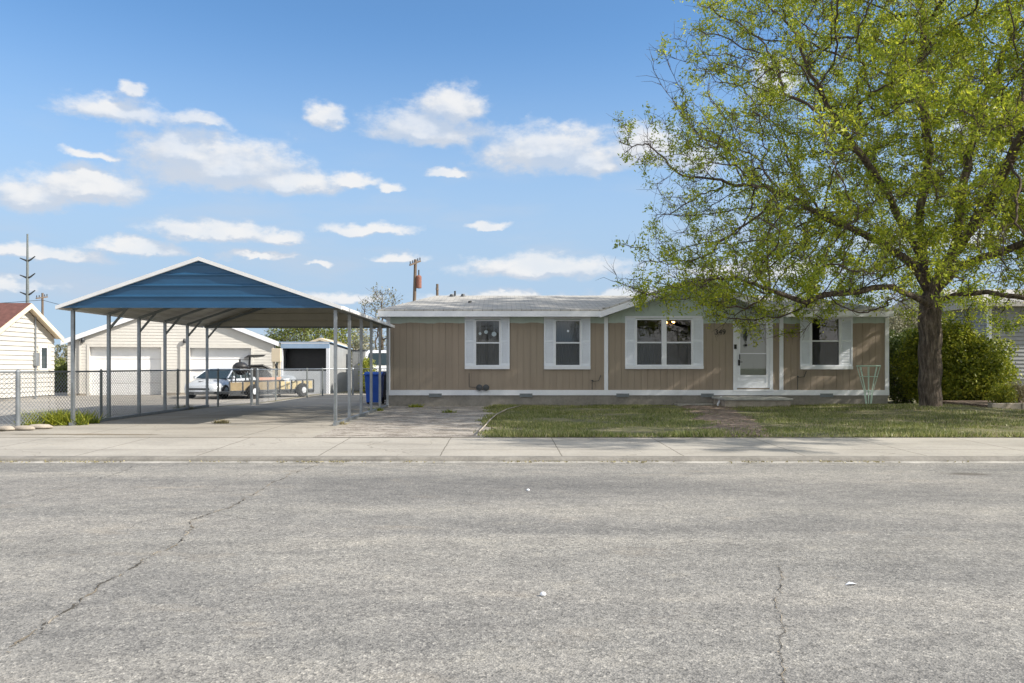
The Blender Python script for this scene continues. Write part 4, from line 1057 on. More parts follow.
MB().add([(sx0-.1,SY-.06,SH+.022),(sx1+.1,SY-.06,SH+.022),(sx1+.1,SY+5.1,2.10),(sx0-.1,SY+5.1,2.10),(sx0-.1,SY-.06,SH+.06),(sx1+.1,SY-.06,SH+.06),(sx1+.1,SY+5.1,2.14),(sx0-.1,SY+5.1,2.14)], [(0,3,2,1),(4,5,6,7),(0,1,5,4),(1,2,6,5),(2,3,7,6),(3,0,4,7)]).build('roof', 'shed_blue', shed, world=True)
# cream shed behind
cy_ = 46.0; cxp = PX(321,cy_)
cs = empty('storage_shed', (cxp, cy_, 0), 'cream gabled shed whose roof shows over the blue-edged one', 'shed')
pz = PZ(338,cy_); w2 = PX(360,cy_)-cxp; ez = PZ(350.5,cy_)
MB().prism([(cxp-w2+.2,0),(cxp+w2-.2,0),(cxp+w2-.2,ez),(cxp,pz-.15),(cxp-w2+.2,ez)], 'y', cy_, cy_+4).build('wall', 'garage_siding', cs, world=True)
for s in (-1, 1): MB().prism([(cxp+s*w2,ez-.04),(cxp,pz),(cxp,pz-.13),(cxp+s*w2,ez-.17)], 'y', cy_-.3, cy_+4.3).build('roof', 'cream_trim', cs, world=True)
# tall grey cabinet
ky = 40.0; kc = empty('garden_cabinet', (PX(359.5,ky), ky, 0), 'narrow grey cabinet standing right of the sheds', 'cabinet')
MB().box(-.32,.32,-.25,.25,.02,2.0).build('body', 'shed_grey', kc, bevel=.01); MB().box(-.35,.35,-.28,.28,2.002,2.06).build('top', 'dark_metal', kc)
for s in (-1, 1): MB().box(min(s*.02,s*.3), max(s*.02,s*.3), -.262, -.252, .08, 1.94).build('door', 'shed_grey', kc)
# white van behind bin
vy = 38.0; vn = empty('white_van', (PX(381,vy)+.3, vy, 0), 'white van parked behind the blue bin beside the house', 'van')
MB().loft([[(-.95,y,.3),(.95,y,.3),(1.0,y,1.1),(.9,y,zt2),(-.9,y,zt2),(-1.0,y,1.1)] for y, zt2 in ((-1.6,1.05),(-1.2,1.25),(-.6,1.9),(.0,2.0),(2.6,2.0),(2.8,1.9))]).build('body', 'van_white', vn)
MB().add([(-.80,-1.19,1.30),(.80,-1.19,1.30),(.76,-.66,1.86),(-.76,-.66,1.86)], [(0,1,2,3)]).build('windscreen', 'car_glass', vn)
MB().box(-.5,.5,-1.63,-1.61,.5,.85).build('grille', 'black', vn)
for s in (-1, 1):
    MB().box(min(s*.6,s*.88), max(s*.6,s*.88), -1.64,-1.60,.7,.9).build('headlight', 'glass_lamp', vn)
    for y in (-.9, 1.9): MB().lathe([(.1,-.1),(.32,-.1),(.35,0),(.32,.1),(.1,.1)], (s*.88, y, .35), 18, 'x').build('wheel', 'black_rubber', vn)

# ------------------------------------------------------------------ right neighbour house
ry, rx = 33.0, PX(989, 33.0)
rh = empty('neighbour_house', (rx+5, ry, 0), 'grey lap-sided house behind the bush at the right edge', 'house')
EHR = PZ(303, ry)
mb = MB(); T = lambda x, y, z: (rx+x, ry+y, z)
lap_wall(mb, T, lambda z: (.0, 12), PZ(379,ry), EHR, [], lap=.16, depth=.035)
T2 = lambda x, y, z: (rx+y, ry+9-x, z)
lap_wall(mb, T2, lambda z: (0, 9), PZ(379,ry), EHR, [], lap=.16, depth=.035)
mb.build('siding', 'grey_siding', rh, world=True)
MB().box(rx+.02, rx+12, ry+.02, ry+9, 0, PZ(379,ry)-.002).build('foundation', 'shed_grey', rh, world=True)
MB().box(rx-.03, rx+.09, ry-.04, ry-.017, PZ(379,ry), EHR).build('corner_trim', 'white_trim', rh, world=True)
MB().box(rx-.04, rx-.017, ry-.04, ry+.09, PZ(379,ry), EHR).build('corner_trim', 'white_trim', rh, world=True)
MB().prism([(ry-.5,EHR),(ry+4.5,EHR+1.0),(ry+9.5,EHR),(ry+9.5,EHR-.16),(ry-.5,EHR-.16)], 'x', rx-.4, rx+12.4).build('roof', 'shingle', rh, world=True)

# block planter wall at right edge
pw = empty('block_planter_wall', (PX(1010,21.5), 21.5, 0), 'low planter wall of tan concrete blocks at the right edge', 'planter')
x = PX(985, 21.7); k = 0
while x < 17.5:
    MB().box(x+.004, x+.40, 21.5-.1+.02*(k%2), 21.5+.1, .02, .25).build('block', 'block', pw, world=True, bevel=.012)
    x += .41; k += 1
MB().box(PX(985,21.7)+.02, 17.5, 21.62, 24.5, .02, .20).build('soil', 'mulch', pw, world=True)

# ------------------------------------------------------------------ poles
def utility_pole(px, ptop, Y, r=.15, label='', name='utility_pole', arms=(), can=None, lean=0):
    x = PX(px, Y); zt = PZ(ptop, Y)
    p_ = empty(name, (x, Y, 0), label, 'pole')
    MB().tube([(0,0,0),(lean,0,zt)], [r, r*.7], 10).build('shaft', 'wood_pole', p_)
    for (py, half, rise, yaw) in arms:
        z = PZ(py, Y); c, s = math.cos(yaw), math.sin(yaw); l = lean*z/zt
        a_ = MB().bar((l-half*c,-half*s-.1,z+rise*.3),(l+half*c,half*s-.1,z+rise), .11).build('crossarm', 'wood_pole', p_)
        for t in (-.9, -.45, .5, .9):
            MB().lathe([(.02,0),(.05,.05),(.03,.10),(.05,.14),(.01,.2)], (l+half*c*t, half*s*t-.1, z+.07+rise*(.65+.35*t)), 8).build('insulator', 'dark_metal', a_)
    if can:
        pxc, p0, p1, rad = can; xc = PX(pxc, Y)-x
        t_ = MB().lathe([(.02,0),(rad,.03),(rad,PZ(p0,Y)-PZ(p1,Y)-.12),(rad*.8,PZ(p0,Y)-PZ(p1,Y)-.05),(.02,PZ(p0,Y)-PZ(p1,Y))], (xc,0,PZ(p1,Y)), 14).build('transformer', 'rust', p_)
        MB().tube([(xc,0,PZ(p0,Y)-.02),(xc,0,PZ(p0,Y)+.35)], .05, 6).build('bushing', 'dark_metal', t_)
        MB().bar((lean*.7,0,PZ((p0+p1)/2,Y)),(xc-rad*.9,0,PZ((p0+p1)/2,Y)), .1).build('bracket', 'dark_metal', t_)
    return p_
utility_pole(412.3, 259.5, 55, .15, 'leaning wooden pole with a rusty red transformer above the house roof', arms=((268,.42,.5,R(35)),), can=(418.8,275,288.5,.19), lean=.22)
utility_pole(437.3, 284, 80, .18, 'small dark distant pole just right of the transformer pole', arms=((289.5,.4,0,R(80)),))
utility_pole(42.5, 293, 70, .13, 'grey wooden pole with insulators behind the cream mobile home', arms=((300,.5,.3,R(60)),))
Yt = 95; xt = PX(27.5, Yt)
tp = empty('transmission_pole', (xt, Yt, 0), 'tall thin pole with three pairs of raised arms, far left', 'pole')
MB().tube([(0,0,0),(0,0,PZ(234,Yt))], [.28,.10], 10).build('shaft', 'galv_dark', tp)
for py in (259, 276, 293):
    z = PZ(py, Yt)
    for s in (-1, 1):
        a_ = MB().tube([(0,0,z-.25),(s*.35,0,z-.1),(s*.9,0,z+(.32 if s > 0 else .12))], [.13,.10,.06], 6).build('arm', 'dark_metal', tp)
def wire(a, b, sag, label, r=.02):
    a, b = Vector(a), Vector(b); pts = [a.lerp(b, t)-Vector((0,0,sag*4*t*(1-t))) for t in [i/24 for i in range(25)]]
    o = MB().tube(pts, r, 4).build('power_line', 'dark_metal'); tag(o, label, 'power line', 'power lines')
p1 = P(42.5, 300, 70)
wire((p1[0], 70, p1[2]), (gc+1, 38.5, 3.75), .5, 'thin wire sagging from the insulator pole to the garage')
wire((p1[0]-40, 74, p1[2]+.5), (p1[0], 70, p1[2]), .8, 'thin wire running left from the insulator pole')

# ------------------------------------------------------------------ trees
def colonize(nodes, par, attr, step=.22, di=1.6, dk=.34, iters=120, grav=0.0, rng=RNG):
    P_ = np.array(nodes, float); par = list(par); A = np.array(attr)
    cap = len(P_)+40000; buf = np.zeros((cap,3)); n = len(P_); buf[:n] = P_
    D = np.full(len(A), 1e9); I = np.zeros(len(A), int)
    def upd(lo, hi):
        nonlocal D, I
        for s in range(lo, hi, 256):
            e = min(hi, s+256); d = np.linalg.norm(A[:,None]-buf[None,s:e], axis=2); j = d.argmin(1); m_ = d[np.arange(len(A)), j]
            u = m_ < D; D[u] = m_[u]; I[u] = j[u]+s
    upd(0, n)
    for it in range(iters):
        if len(A) == 0: break
        act = D < (di if it > 3 else 4.0)
        if not act.any(): break
        idx = I[act]; v = A[act]-buf[idx]; v /= np.linalg.norm(v, axis=1)[:,None]+1e-9
        un, inv = np.unique(idx, return_inverse=True); S = np.zeros((len(un),3)); np.add.at(S, inv, v)
        S /= np.linalg.norm(S, axis=1)[:,None]+1e-9
        S += rng.normal(0, .16, S.shape); S[:,2] += grav; S /= np.linalg.norm(S, axis=1)[:,None]
        new = buf[un]+S*step; lo = n
        if n+len(new) > cap: break
        buf[n:n+len(new)] = new; par += list(un); n += len(new)
        upd(lo, n); k = D > dk; A, D, I = A[k], D[k], I[k]
    return buf[:n].copy(), np.array(par)
def radii(Pn, par, tip, power, base=None):
    n = len(Pn); r = np.zeros(n); acc = np.zeros(n); nch = np.zeros(n, int)
    for i in range(n):
        if par[i] >= 0: nch[par[i]] += 1
    for i in range(n-1, -1, -1):
        r[i] = tip if nch[i] == 0 else acc[i]**(1/power)
        if par[i] >= 0: acc[par[i]] += r[i]**power
    if base:
        k = math.log(base/tip)/math.log(max(r[0], tip*1.01)/tip); r = tip*(r/tip)**k
    return r, nch
def skeleton_mesh(mb_thick, mb_thin, Pn, par, r, cut):
    n = len(Pn); ch = [[] for _ in range(n)]
    for i in range(n):
        if par[i] >= 0: ch[par[i]].append(i)
    starts = [(-1, 0)]
    while starts:
        p0, i = starts.pop(); path = [i] if p0 < 0 else [p0, i]
        while ch[i]:
            c = sorted(ch[i], key=lambda q: -r[q])
            for q in c[1:]: starts.append((i, q))
            i = c[0]; path.append(i)
        rr = [r[q] for q in path]
        if p0 >= 0: rr[0] = rr[1]
        pts = [tuple(Pn[q]) for q in path]
        # split thick and thin part of chain
        k = next((j for j, q in enumerate(rr) if q < cut), len(rr))
        if k >= 2: mb_thick.tube(pts[:k+1], rr[:k+1], 30 if rr[0] > .3 else 14 if rr[0] > .12 else 8, cap=False)
        if k < len(rr)-1:
            s = max(0, k-1) if k >= 2 else 0
            mb_thin.tube(pts[s:], rr[s:], 5 if rr[s] > .02 else 3, cap=False)
def make_tree(name, loc, label, cat, seeds, spars, attr, base_r, tip=.006, power=2.4, step=.22, di=1.6, dk=.34, twigs=3, twig_len=.4, leaf_n=5,
              leaf_l=.08, leaf_w=.03, spread=.05, leaf='leaf', cut=.06, grav=0, group=None, leaf_prob=None, bark='bark', seed=1, leaf_r=.03):
    rng = np.random.default_rng(seed)
    t = empty(name, loc, label, cat, group)
    nodes, par = list(seeds), [-1]+list(range(len(seeds)-1))
    for at, pts in spars:                         # main limbs given as polylines starting at node index 'at'
        prev = at
        last = np.array(nodes[at])
        for q in pts:
            q = np.array(q, float); L = np.linalg.norm(q-last); k = max(1, int(L/(step*1.4)))
            for j in range(1, k+1):
                nodes.append(tuple(last+(q-last)*j/k+(rng.normal(0, .03, 3) if j < k else 0))); par.append(prev); prev = len(nodes)-1
            last = q
    Pn, par = colonize(nodes, par, attr, step, di, dk, grav=grav, rng=rng)
    r, nch = radii(Pn, par, tip, power, base_r)
    thick, thin = MB(), MB()
    skeleton_mesh(thick, thin, Pn, par, r, cut)
    # root flare / bark relief on thick part
    off = np.array(OFF[t.name])
    th = np.array(thick.v)
    if base_r > .3:
        ax = np.array(seeds[0]); hgt = th[:,2]-ax[2]; dx, dy = th[:,0]-ax[0], th[:,1]-ax[1]
        rad = np.sqrt(dx**2+dy**2); ang = np.arctan2(dy, dx); lowm = (hgt < 3.4) & (rad < .6)
        k = 1+.22*np.exp(-np.clip(hgt, 0, 9)/.22)*(1+.35*np.sin(ang*5+1))+.05*np.sin(ang*7+hgt*1.3)+.035*np.sin(ang*13-hgt*2.1)+rng.normal(0, .018, len(th))
        k = np.where(lowm, k*np.interp(hgt, [0,1.5,3.2], [1.02,.93,.97]), 1); th[:,0] = ax[0]+dx*k; th[:,1] = ax[1]+dy*k
        thick.v = [tuple(q) for q in th]
    cand = np.where(r < leaf_r)[0]
    par_dir = Pn[cand]-Pn[par[cand]]; par_dir /= np.linalg.norm(par_dir, axis=1)[:,None]+1e-9
    C = []; tv = []
    for k in range(twigs):
        sel = rng.uniform(0, 1, len(cand)) < .85
        b0 = Pn[cand[sel]]; d = par_dir[sel]*.6+rng.normal(0, .6, (sel.sum(),3)); d[:,2] += .18; d /= np.linalg.norm(d, axis=1)[:,None]
        L = twig_len*rng.uniform(.4, 1.3, sel.sum())[:,None]; m1 = b0+d*L*.5; d2 = d+rng.normal(0, .3, d.shape); d2 /= np.linalg.norm(d2, axis=1)[:,None]; e1 = m1+d2*L*.5
        for a_, b_, r0, r1 in ((b0, m1, tip*.8, tip*.6), (m1, e1, tip*.6, tip*.3)):
            dd = b_-a_; s = np.cross(dd, rng.normal(0, 1, dd.shape)); s /= np.linalg.norm(s, axis=1)[:,None]+1e-9
            u = np.cross(dd, s); u /= np.linalg.norm(u, axis=1)[:,None]+1e-9
            ring_a = [a_+(s*math.cos(q)+u*math.sin(q))*r0 for q in (0, 2.094, 4.189)]; ring_b = [b_+(s*math.cos(q)+u*math.sin(q))*r1 for q in (0, 2.094, 4.189)]
            tv.append(np.stack(ring_a+ring_b, 1))
        pr = np.ones(len(b0)) if leaf_prob is None else leaf_prob(e1)
        kk = rng.uniform(0, 1, len(b0)) < pr
        for f in (.35, .75, 1.0):
            q = np.where(f < .5, 1, 0); pnt = b0+(m1-b0)*(f/.5) if f < .5 else m1+(e1-m1)*((f-.5)/.5)
            C.append(pnt[kk])
    C = np.concatenate(C)
    V, F = leaves(C, leaf_n, spread, leaf_l, leaf_w, rng=rng)
    if len(thick.v): thick.build('trunk', bark, t, world=True, smooth=True)
    tvv = np.concatenate(tv).reshape(-1,3); nq = len(tvv)//6
    fq = np.array([[0,1,4,3],[1,2,5,4],[2,0,3,5]]); FF = (np.arange(nq)[:,None,None]*6+fq[None]).ravel()
    tvn = np.array(thin.v); nt0 = len(tvn); fthin = np.array(thin.f)
    allV = np.concatenate([tvn, tvv]); allF = np.concatenate([fthin.ravel(), FF+nt0])
    np_mesh('branches', allV, allF, 4, 'twig', t)
    np_mesh('crown', V, F, 4, leaf, t)
    print(name, 'nodes', len(Pn), 'leafquads', len(V)//4, 'r0', r[0])
    return t

TX, TY = PX(930, 21), 21.0
def env_points(n, rng):
    out = []
    while sum(map(len, out)) < n:
        q = rng.uniform([1.5, 12.2, 2.0], [21, 29.5, 14.2], (n*3, 3))
        x, y, z = q.T
        # asymmetric radius by height
        zc = [1.9, 2.6, 3.8, 5.9, 7.9, 9.9, 12, 14]; rl = [4.2, 6.2, 7.4, 7.2, 6.9, 6.5, 5.2, .5]
        rad = np.interp(z, zc, rl)
        dx = (x-TX)/np.where(x < TX, rad, rad*1.08); dy = (y-TY)/np.where(y < TY, rad*.95, rad*.86)
        d = np.sqrt(dx**2+dy**2)
        lump = .13*np.sin(x*1.5+z*1.1)+.13*np.sin(y*1.2-z*1.7)+.09*np.sin(x*2.9-y*2.3+z)
        ok = d < 1.0+lump*.9
        low = 3.3-.0*x; ok &= ~((d < .45) & (z < 3.9)); ok &= z > 2.9-.9*np.clip((d-.5)/.4, 0, 1)
        ok &= ~((z < 3.0) & (x > TX-1.8) & (x < TX+1.5) )
        ok &= (lump+rng.uniform(-.2, .2, len(x)) > -.12)
        out.append(q[ok])
    return np.concatenate(out)[:n]
rt = np.random.default_rng(11)
attr = env_points(6000, rt)
q_ = rt.normal(0, 1, (330,3)); q_ /= np.linalg.norm(q_, axis=1)[:,None]; q_ *= rt.uniform(.1, 1, 330)[:,None]**.4
attr = np.concatenate([attr, np.array([12.9, 12.2, 7.6])+q_*np.array([2.6, 2.6, 2.0])])   # outer limbs reaching forward on the right
attr = np.concatenate([attr, np.array([4.9, 18.6, 3.15])+rt.normal(0, .5, (260,3))*np.array([1.5, 1.2, .62])])
tb_ = hill(TX, TY)-.05
trunk_nodes = [(TX+.02*math.sin(k*.9), TY, tb_+(3.0-tb_)*k/24) for k in range(25)]
spars = [(24, [(TX-.15,TY,3.7),(TX-.1,TY+.3,5.2),(TX+.1,TY+.2,7.0),(TX-.2,TY+.1,8.6),(TX-.1,TY,10.4)]),
         (24, [(TX+.4,TY-.1,3.6),(TX+.6,TY-.2,4.6),(TX+.9,TY,6.2),(TX+1.6,TY+.4,8.2),(TX+2.3,TY+.6,9.8)]),
         (24, [(TX-.45,TY-.2,3.7),(TX-1.4,TY-.3,4.5),(TX-2.9,TY-.5,5.0),(TX-4.6,TY-.8,5.8)]),
         (22, [(TX-.4,TY-.5,2.89),(TX-1.6,TY-1.3,3.2),(TX-3.0,TY-1.8,3.0),(TX-4.0,TY-2.0,2.75),(TX-5.2,TY-2.3,3.1)]),
         (24, [(TX+.5,TY-.3,3.1),(TX+1.2,TY-.5,3.15),(TX+2.2,TY-.8,2.89),(TX+3.4,TY-.9,3.2)]),
         (24, [(TX+.2,TY+.5,3.7),(TX-.5,TY+1.8,4.8),(TX-1.6,TY+3.4,6.0)]),
         (24, [(TX+.5,TY+.3,3.9),(TX+1.8,TY+1.2,5.0),(TX+3.6,TY+1.8,6.3)]),
         (24, [(TX,TY-.6,3.8),(TX+.4,TY-1.8,5.0),(TX+.2,TY-3.4,6.3)]),
         (24, [(TX+.5,TY-.3,3.8),(TX+2.0,TY-1.3,4.4),(TX+3.9,TY-2.2,5.4)]),
         (24, [(TX-.3,TY-.3,3.9),(TX-1.6,TY-1.0,5.6),(TX-3.4,TY-1.8,7.4)])]
def lp(e):   # denser foliage on the sunny right, sparse twiggy left
    cl = np.sin(e[:,0]*2.3+e[:,2]*1.9)+np.sin(e[:,1]*2.1-e[:,2]*2.7)+np.sin(e[:,0]*4.7-e[:,1]*3.9)
    return np.clip(.18+.030*(e[:,0]-TX+5)+.012*(e[:,2]-5)+.10*cl+.20*np.exp(-((e[:,0]-5.0)/1.7)**2-((e[:,2]-3.0)/.8)**2), .04, .7)
make_tree('shade_tree', (TX, TY, 0), 'large spreading shade tree with fresh yellow-green leaves on the front lawn', 'tree', trunk_nodes, spars, attr,
          0.28, tip=.0075, power=2.4, step=.20, di=1.5, dk=.30, twigs=3, twig_len=.42, leaf_n=13, leaf_l=.10, leaf_w=.037, spread=.08, leaf_prob=lp, cut=.05, seed=5, leaf_r=.022)

def blob_points(n, blobs, rng, shell=.55):
    out = []
    w = np.array([b[3]*b[4]*b[5] for b in blobs]); w = w/w.sum()
    for b, k in zip(blobs, rng.multinomial(n, w)):
        d = rng.normal(0, 1, (k,3)); d /= np.linalg.norm(d, axis=1)[:,None]; r_ = (shell+(1-shell)*rng.uniform(0, 1, k)**.6)[:,None]*(1+.12*np.sin(d[:,0:1]*7+b[0])*np.cos(d[:,2:3]*6+b[1]))
        out.append(np.array(b[:3])+d*r_*np.array(b[3:6]))
    q = np.concatenate(out); return q[q[:,2] > .03]
def bush(name, loc, blobs, n, label, cat, leaf, ll=.09, lw=.05, per=4, spread=.06, seed=1, group=None, stems=12, shell=.5):
    rng = np.random.default_rng(seed); b_ = empty(name, loc, label, cat, group)
    q = blob_points(n, blobs, rng, shell); V, F = leaves(q, per, spread, ll, lw, rng=rng)
    np_mesh('foliage', V, F, 4, leaf, b_)
    mb = MB(); ctr = np.mean([b[:3] for b in blobs], axis=0)
    for k in range(stems):
        e = q[rng.integers(len(q))]; base = np.array([loc[0]+rng.normal(0, .15), loc[1]+rng.normal(0, .15), 0.0]); m1 = base*.5+e*.5+np.array([0, 0, .15])
        mb.tube([base, m1, e], [.03, .018, .006], 5)
    mb.build('stems', 'twig', b_, world=True); return b_
by = 25.3
bush('large_bush', (PX(958,by), by, 0), [(PX(958,by),by,1.2,1.35,1.0,1.25),(PX(945,by),by,1.9,.95,.8,.8),(PX(985,by),by,1.0,.85,.8,.95),(PX(1001,by),by+.1,1.75,.5,.5,.4),(PX(965,by),by-.4,.7,1.2,.7,.75),(PX(930,by),by+.3,1.3,.9,.8,1.3)],
     9000, 'big rounded yellow-green bush behind the tree trunk', 'bush', 'bushleaf', .10, .055, 4, seed=3)
by = 27.0
bush('hedge_bush', (PX(905,by), by, 0), [(PX(905,by),by,1.0,.75,1.2,1.15),(PX(897,by),by+.6,1.7,.5,1.0,.8),(PX(922,by),by+.5,1.4,.8,1.0,1.2)], 5000, 'dark green bush between the house corner and the tree trunk', 'bush', 'darkleaf', .09, .05, 4, seed=4)
by = 31.0
bush('flowering_bush', (PX(905,by), by, 0), [(PX(900,by),by,2.3,.9,1,1.1),(PX(920,by),by+.5,2.6,1.1,1,1.1)], 2600, 'pale budding shrub rising behind the dark bush at the house corner', 'bush', 'paleleaf', .09, .05, 4, seed=6, shell=.3)
for k, (px, yy, lab) in enumerate(((1003,22.6,'small green plant behind the block planter wall'), (1016,23.2,'straw-coloured tuft in the block planter at the right edge'))):
    bush('planter_plant', (PX(px,yy), yy, .2), [(PX(px,yy),yy,.45,.3,.3,.28)], 350, lab, 'plant', ('bushleaf','drygrass')[k], .10, .03, 4, seed=20+k, stems=5)

# background trees
def bg_tree(px, Y, ptop, wpx, label, leaf, n_attr=700, seed=1, bare=False, name='background_tree', low=.3):
    rng = np.random.default_rng(seed); x = PX(px, Y); H = PZ(ptop, Y); w = wpx/FPX*Y/2
    q = rng.normal(0, 1, (n_attr,3)); q /= np.linalg.norm(q, axis=1)[:,None]; q *= rng.uniform(.2, 1, n_attr)[:,None]**.45
    a = np.array([x, Y, H*(low+1)/2+.1])+q*np.array([w, w, H*(1-low)/2])
    nodes = [(x+.03*k, Y, H*low*k/5) for k in range(6)]
    return make_tree(name, (x, Y, 0), label, 'tree', nodes, [], a, .16, tip=.012, power=2.3, step=.32, di=3.0, dk=.5, twigs=3, twig_len=.6, leaf_n=(2 if bare else 5), leaf_l=.16, leaf_w=.07,
              spread=.12, leaf=leaf, cut=.05, seed=seed, leaf_r=.05, leaf_prob=(lambda e: np.full(len(e), .35)) if bare else None)
bg_tree(303, 52, 318, 75, 'yellow-green tree showing under the carport roof above the sheds', 'oliveleaf', seed=31, low=.25)
bg_tree(345, 50, 322, 40, 'green tree right of the sheds under the carport edge', 'bushleaf', seed=32, low=.2, n_attr=500)
bg_tree(380, 48, 287, 52, 'half-bare tree above the left end of the house roof', 'paleleaf', seed=33, bare=True, n_attr=800, low=.2)
bg_tree(362, 42, 330, 26, 'brownish leafing tree behind the right carport posts', 'paleleaf', seed=34, n_attr=500, low=.12)
bg_tree(283, 60, 322, 40, 'bare grey tree behind the garage roof corner', 'paleleaf', seed=35, bare=True, n_attr=400)
bush('garden_shrub', (PX(61,38), 38, 0), [(PX(61,38),38,.6,.6,.5,.65),(PX(57,38),38.3,.9,.4,.4,.7)], 1100, 'green shrub in the gap between mobile home and garage', 'bush', 'oliveleaf', .12, .06, 4, seed=41)
bush('distant_scrub', (PX(62,60), 60, 0), [(PX(62,60),60,1.2,2.2,1,1.6)], 900, 'brown scrub beyond the gap left of the garage', 'bush', 'paleleaf', .22, .1, 4, seed=42)
bush('rear_shrub', (PX(368,36.2), 36.2, 0), [(PX(368,36.2),36.2,.8,.35,.4,.8)], 800, 'green shrub behind the left edge of the blue bin', 'bush', 'bushleaf', .10, .05, 4, seed=43)

src = next(o for o in bpy.data.objects if o.get('label', '').startswith('half-bare tree above'))
src['group'] = 'half-bare spring trees'
for (x_, y_, rz_, sc_, lab) in ((-1.5, -34, 2.2, 1.0, 'leftmost half-bare tree across the street, mirrored only in the house windows'), (8.5, -31, 4.4, 1.15, 'middle half-bare tree across the street, mirrored only in the house windows'),
                           (19.0, -33, .7, 1.1, 'rightmost half-bare tree across the street, mirrored only in the house windows')):
    c_ = copy_tree(src); c_.location = (x_, y_, -.15); c_.rotation_euler = (0, 0, rz_); c_.scale = (sc_,)*3; c_['label'] = lab

# weeds by the fence and posts
def weed(x, y, s, n, label, leaf='bushleaf', seed=1):
    rng = np.random.default_rng(seed); th = rng.uniform(0, 2*np.pi, n); rr_ = rng.uniform(0, s, n)
    V, F = blades(x+rr_*np.cos(th)*1.4, y+rr_*np.sin(th)*.6, np.zeros(n)+.003, rng.uniform(.25, 1, n)**1.5*s*.8, .7, .016, rng)
    o = np_mesh('weed_clump', V, F, 3, leaf, off=(x, y, 0)); o.location = (x, y, 0); tag(o, label, 'weeds', 'weed clumps along the fence and posts')
    return o
weed(*G(57,425,0), .48, 1300, 'large leafy weed clump against the left carport front post', seed=1)
weed(*G(76,423.5,0), .36, 800, 'weed clump at the foot of the front left carport post', seed=2)
weed(*G(30,427,0), .2, 220, 'small weed clump by the thick fence post at far left', seed=3)
weed(*G(86,422.5,0), .16, 200, 'low weeds just right of the front left carport post', seed=4)
weed(*G(184,409.5,0), .22, 220, 'pale weeds by the fourth left carport post', 'paleleaf', seed=5)
weed(*G(416,407.5,0), .16, 260, 'bright weed tuft against the house skirting', seed=6)
weed(*G(341,424.5,0), .10, 120, 'sparse weeds at the foot of the front right carport post', 'drygrass', seed=7)
weed(*G(376,411,0), .16, 200, 'weeds at the foot of the carport posts near the blue bin', seed=8)
weed(*G(449,413,0), .14, 150, 'lone weed tuft on the gravel strip', seed=9)
weed(*G(222,423.5,0), .13, 160, 'dry weeds in the driveway joint', 'drygrass', seed=10)
# stones at the fence foot
for k, (px, py) in enumerate(((6,431),(24,430.5),(40,429))):
    gx, gy = G(px, py, 0); r_ = .12+.03*k
    o = MB().lathe([(.02,0),(r_,.02),(r_*1.05,.05),(r_*.7,.09),(.02,.10)], n=9).build('stone', 'block', smooth=True); o.location = (gx, gy, 0); o.scale = (1.4, .8, 1)
    tag(o, ('leftmost', 'middle', 'rightmost')[k]+' of the tan stones along the fence foot at far left', 'stone', 'stones along the fence foot')
struct(MB().add([(-14.2,14.0,.007),(-11.6,14.75,.007),(-9.6,15.35,.007),(-9.0,17.6,.007),(-9.3,18.1,.007),(-9.9,16.5,.007),(-12,15.5,.007),(-14.5,14.6,.007)], [tuple(range(8))]), 'dirt_strip', 'gravel')

# ------------------------------------------------------------------ sky, clouds, sun
SUN_EL, SUN_AZ = R(36), R(12)          # sun stands to the right, slightly on the camera side
sdir = Vector((math.cos(SUN_EL)*math.cos(SUN_AZ), -math.cos(SUN_EL)*math.sin(SUN_AZ), math.sin(SUN_EL)))
w = bpy.data.worlds.new('World'); scene.world = w; w.use_nodes = True; nt = w.node_tree; nt.nodes.clear()
out = N(nt, 'ShaderNodeOutputWorld'); bg = N(nt, 'ShaderNodeBackground'); nt.links.new(bg.outputs[0], out.inputs[0])
sky = N(nt, 'ShaderNodeTexSky', sky_type='NISHITA'); sky.sun_disc = False; sky.sun_elevation = SUN_EL
sky.sun_rotation = math.atan2(sdir.x, sdir.y); sky.air_density = 1.0; sky.dust_density = .4; sky.ozone_density = 1.6; sky.altitude = 1400
tc = N(nt, 'ShaderNodeTexCoord'); sep = N(nt, 'ShaderNodeSeparateXYZ'); nt.links.new(tc.outputs['Generated'], sep.inputs[0])
az = mth(nt, 'ARCTAN2', sep.outputs[0], sep.outputs[1])
hl = mth(nt, 'SQRT', mth(nt, 'ADD', mth(nt, 'MULTIPLY', sep.outputs[0], sep.outputs[0]), mth(nt, 'MULTIPLY', sep.outputs[1], sep.outputs[1])))
el = mth(nt, 'ARCTAN2', sep.outputs[2], hl)
cb = N(nt, 'ShaderNodeCombineXYZ'); nt.links.new(az, cb.inputs[0]); nt.links.new(el, cb.inputs[1])
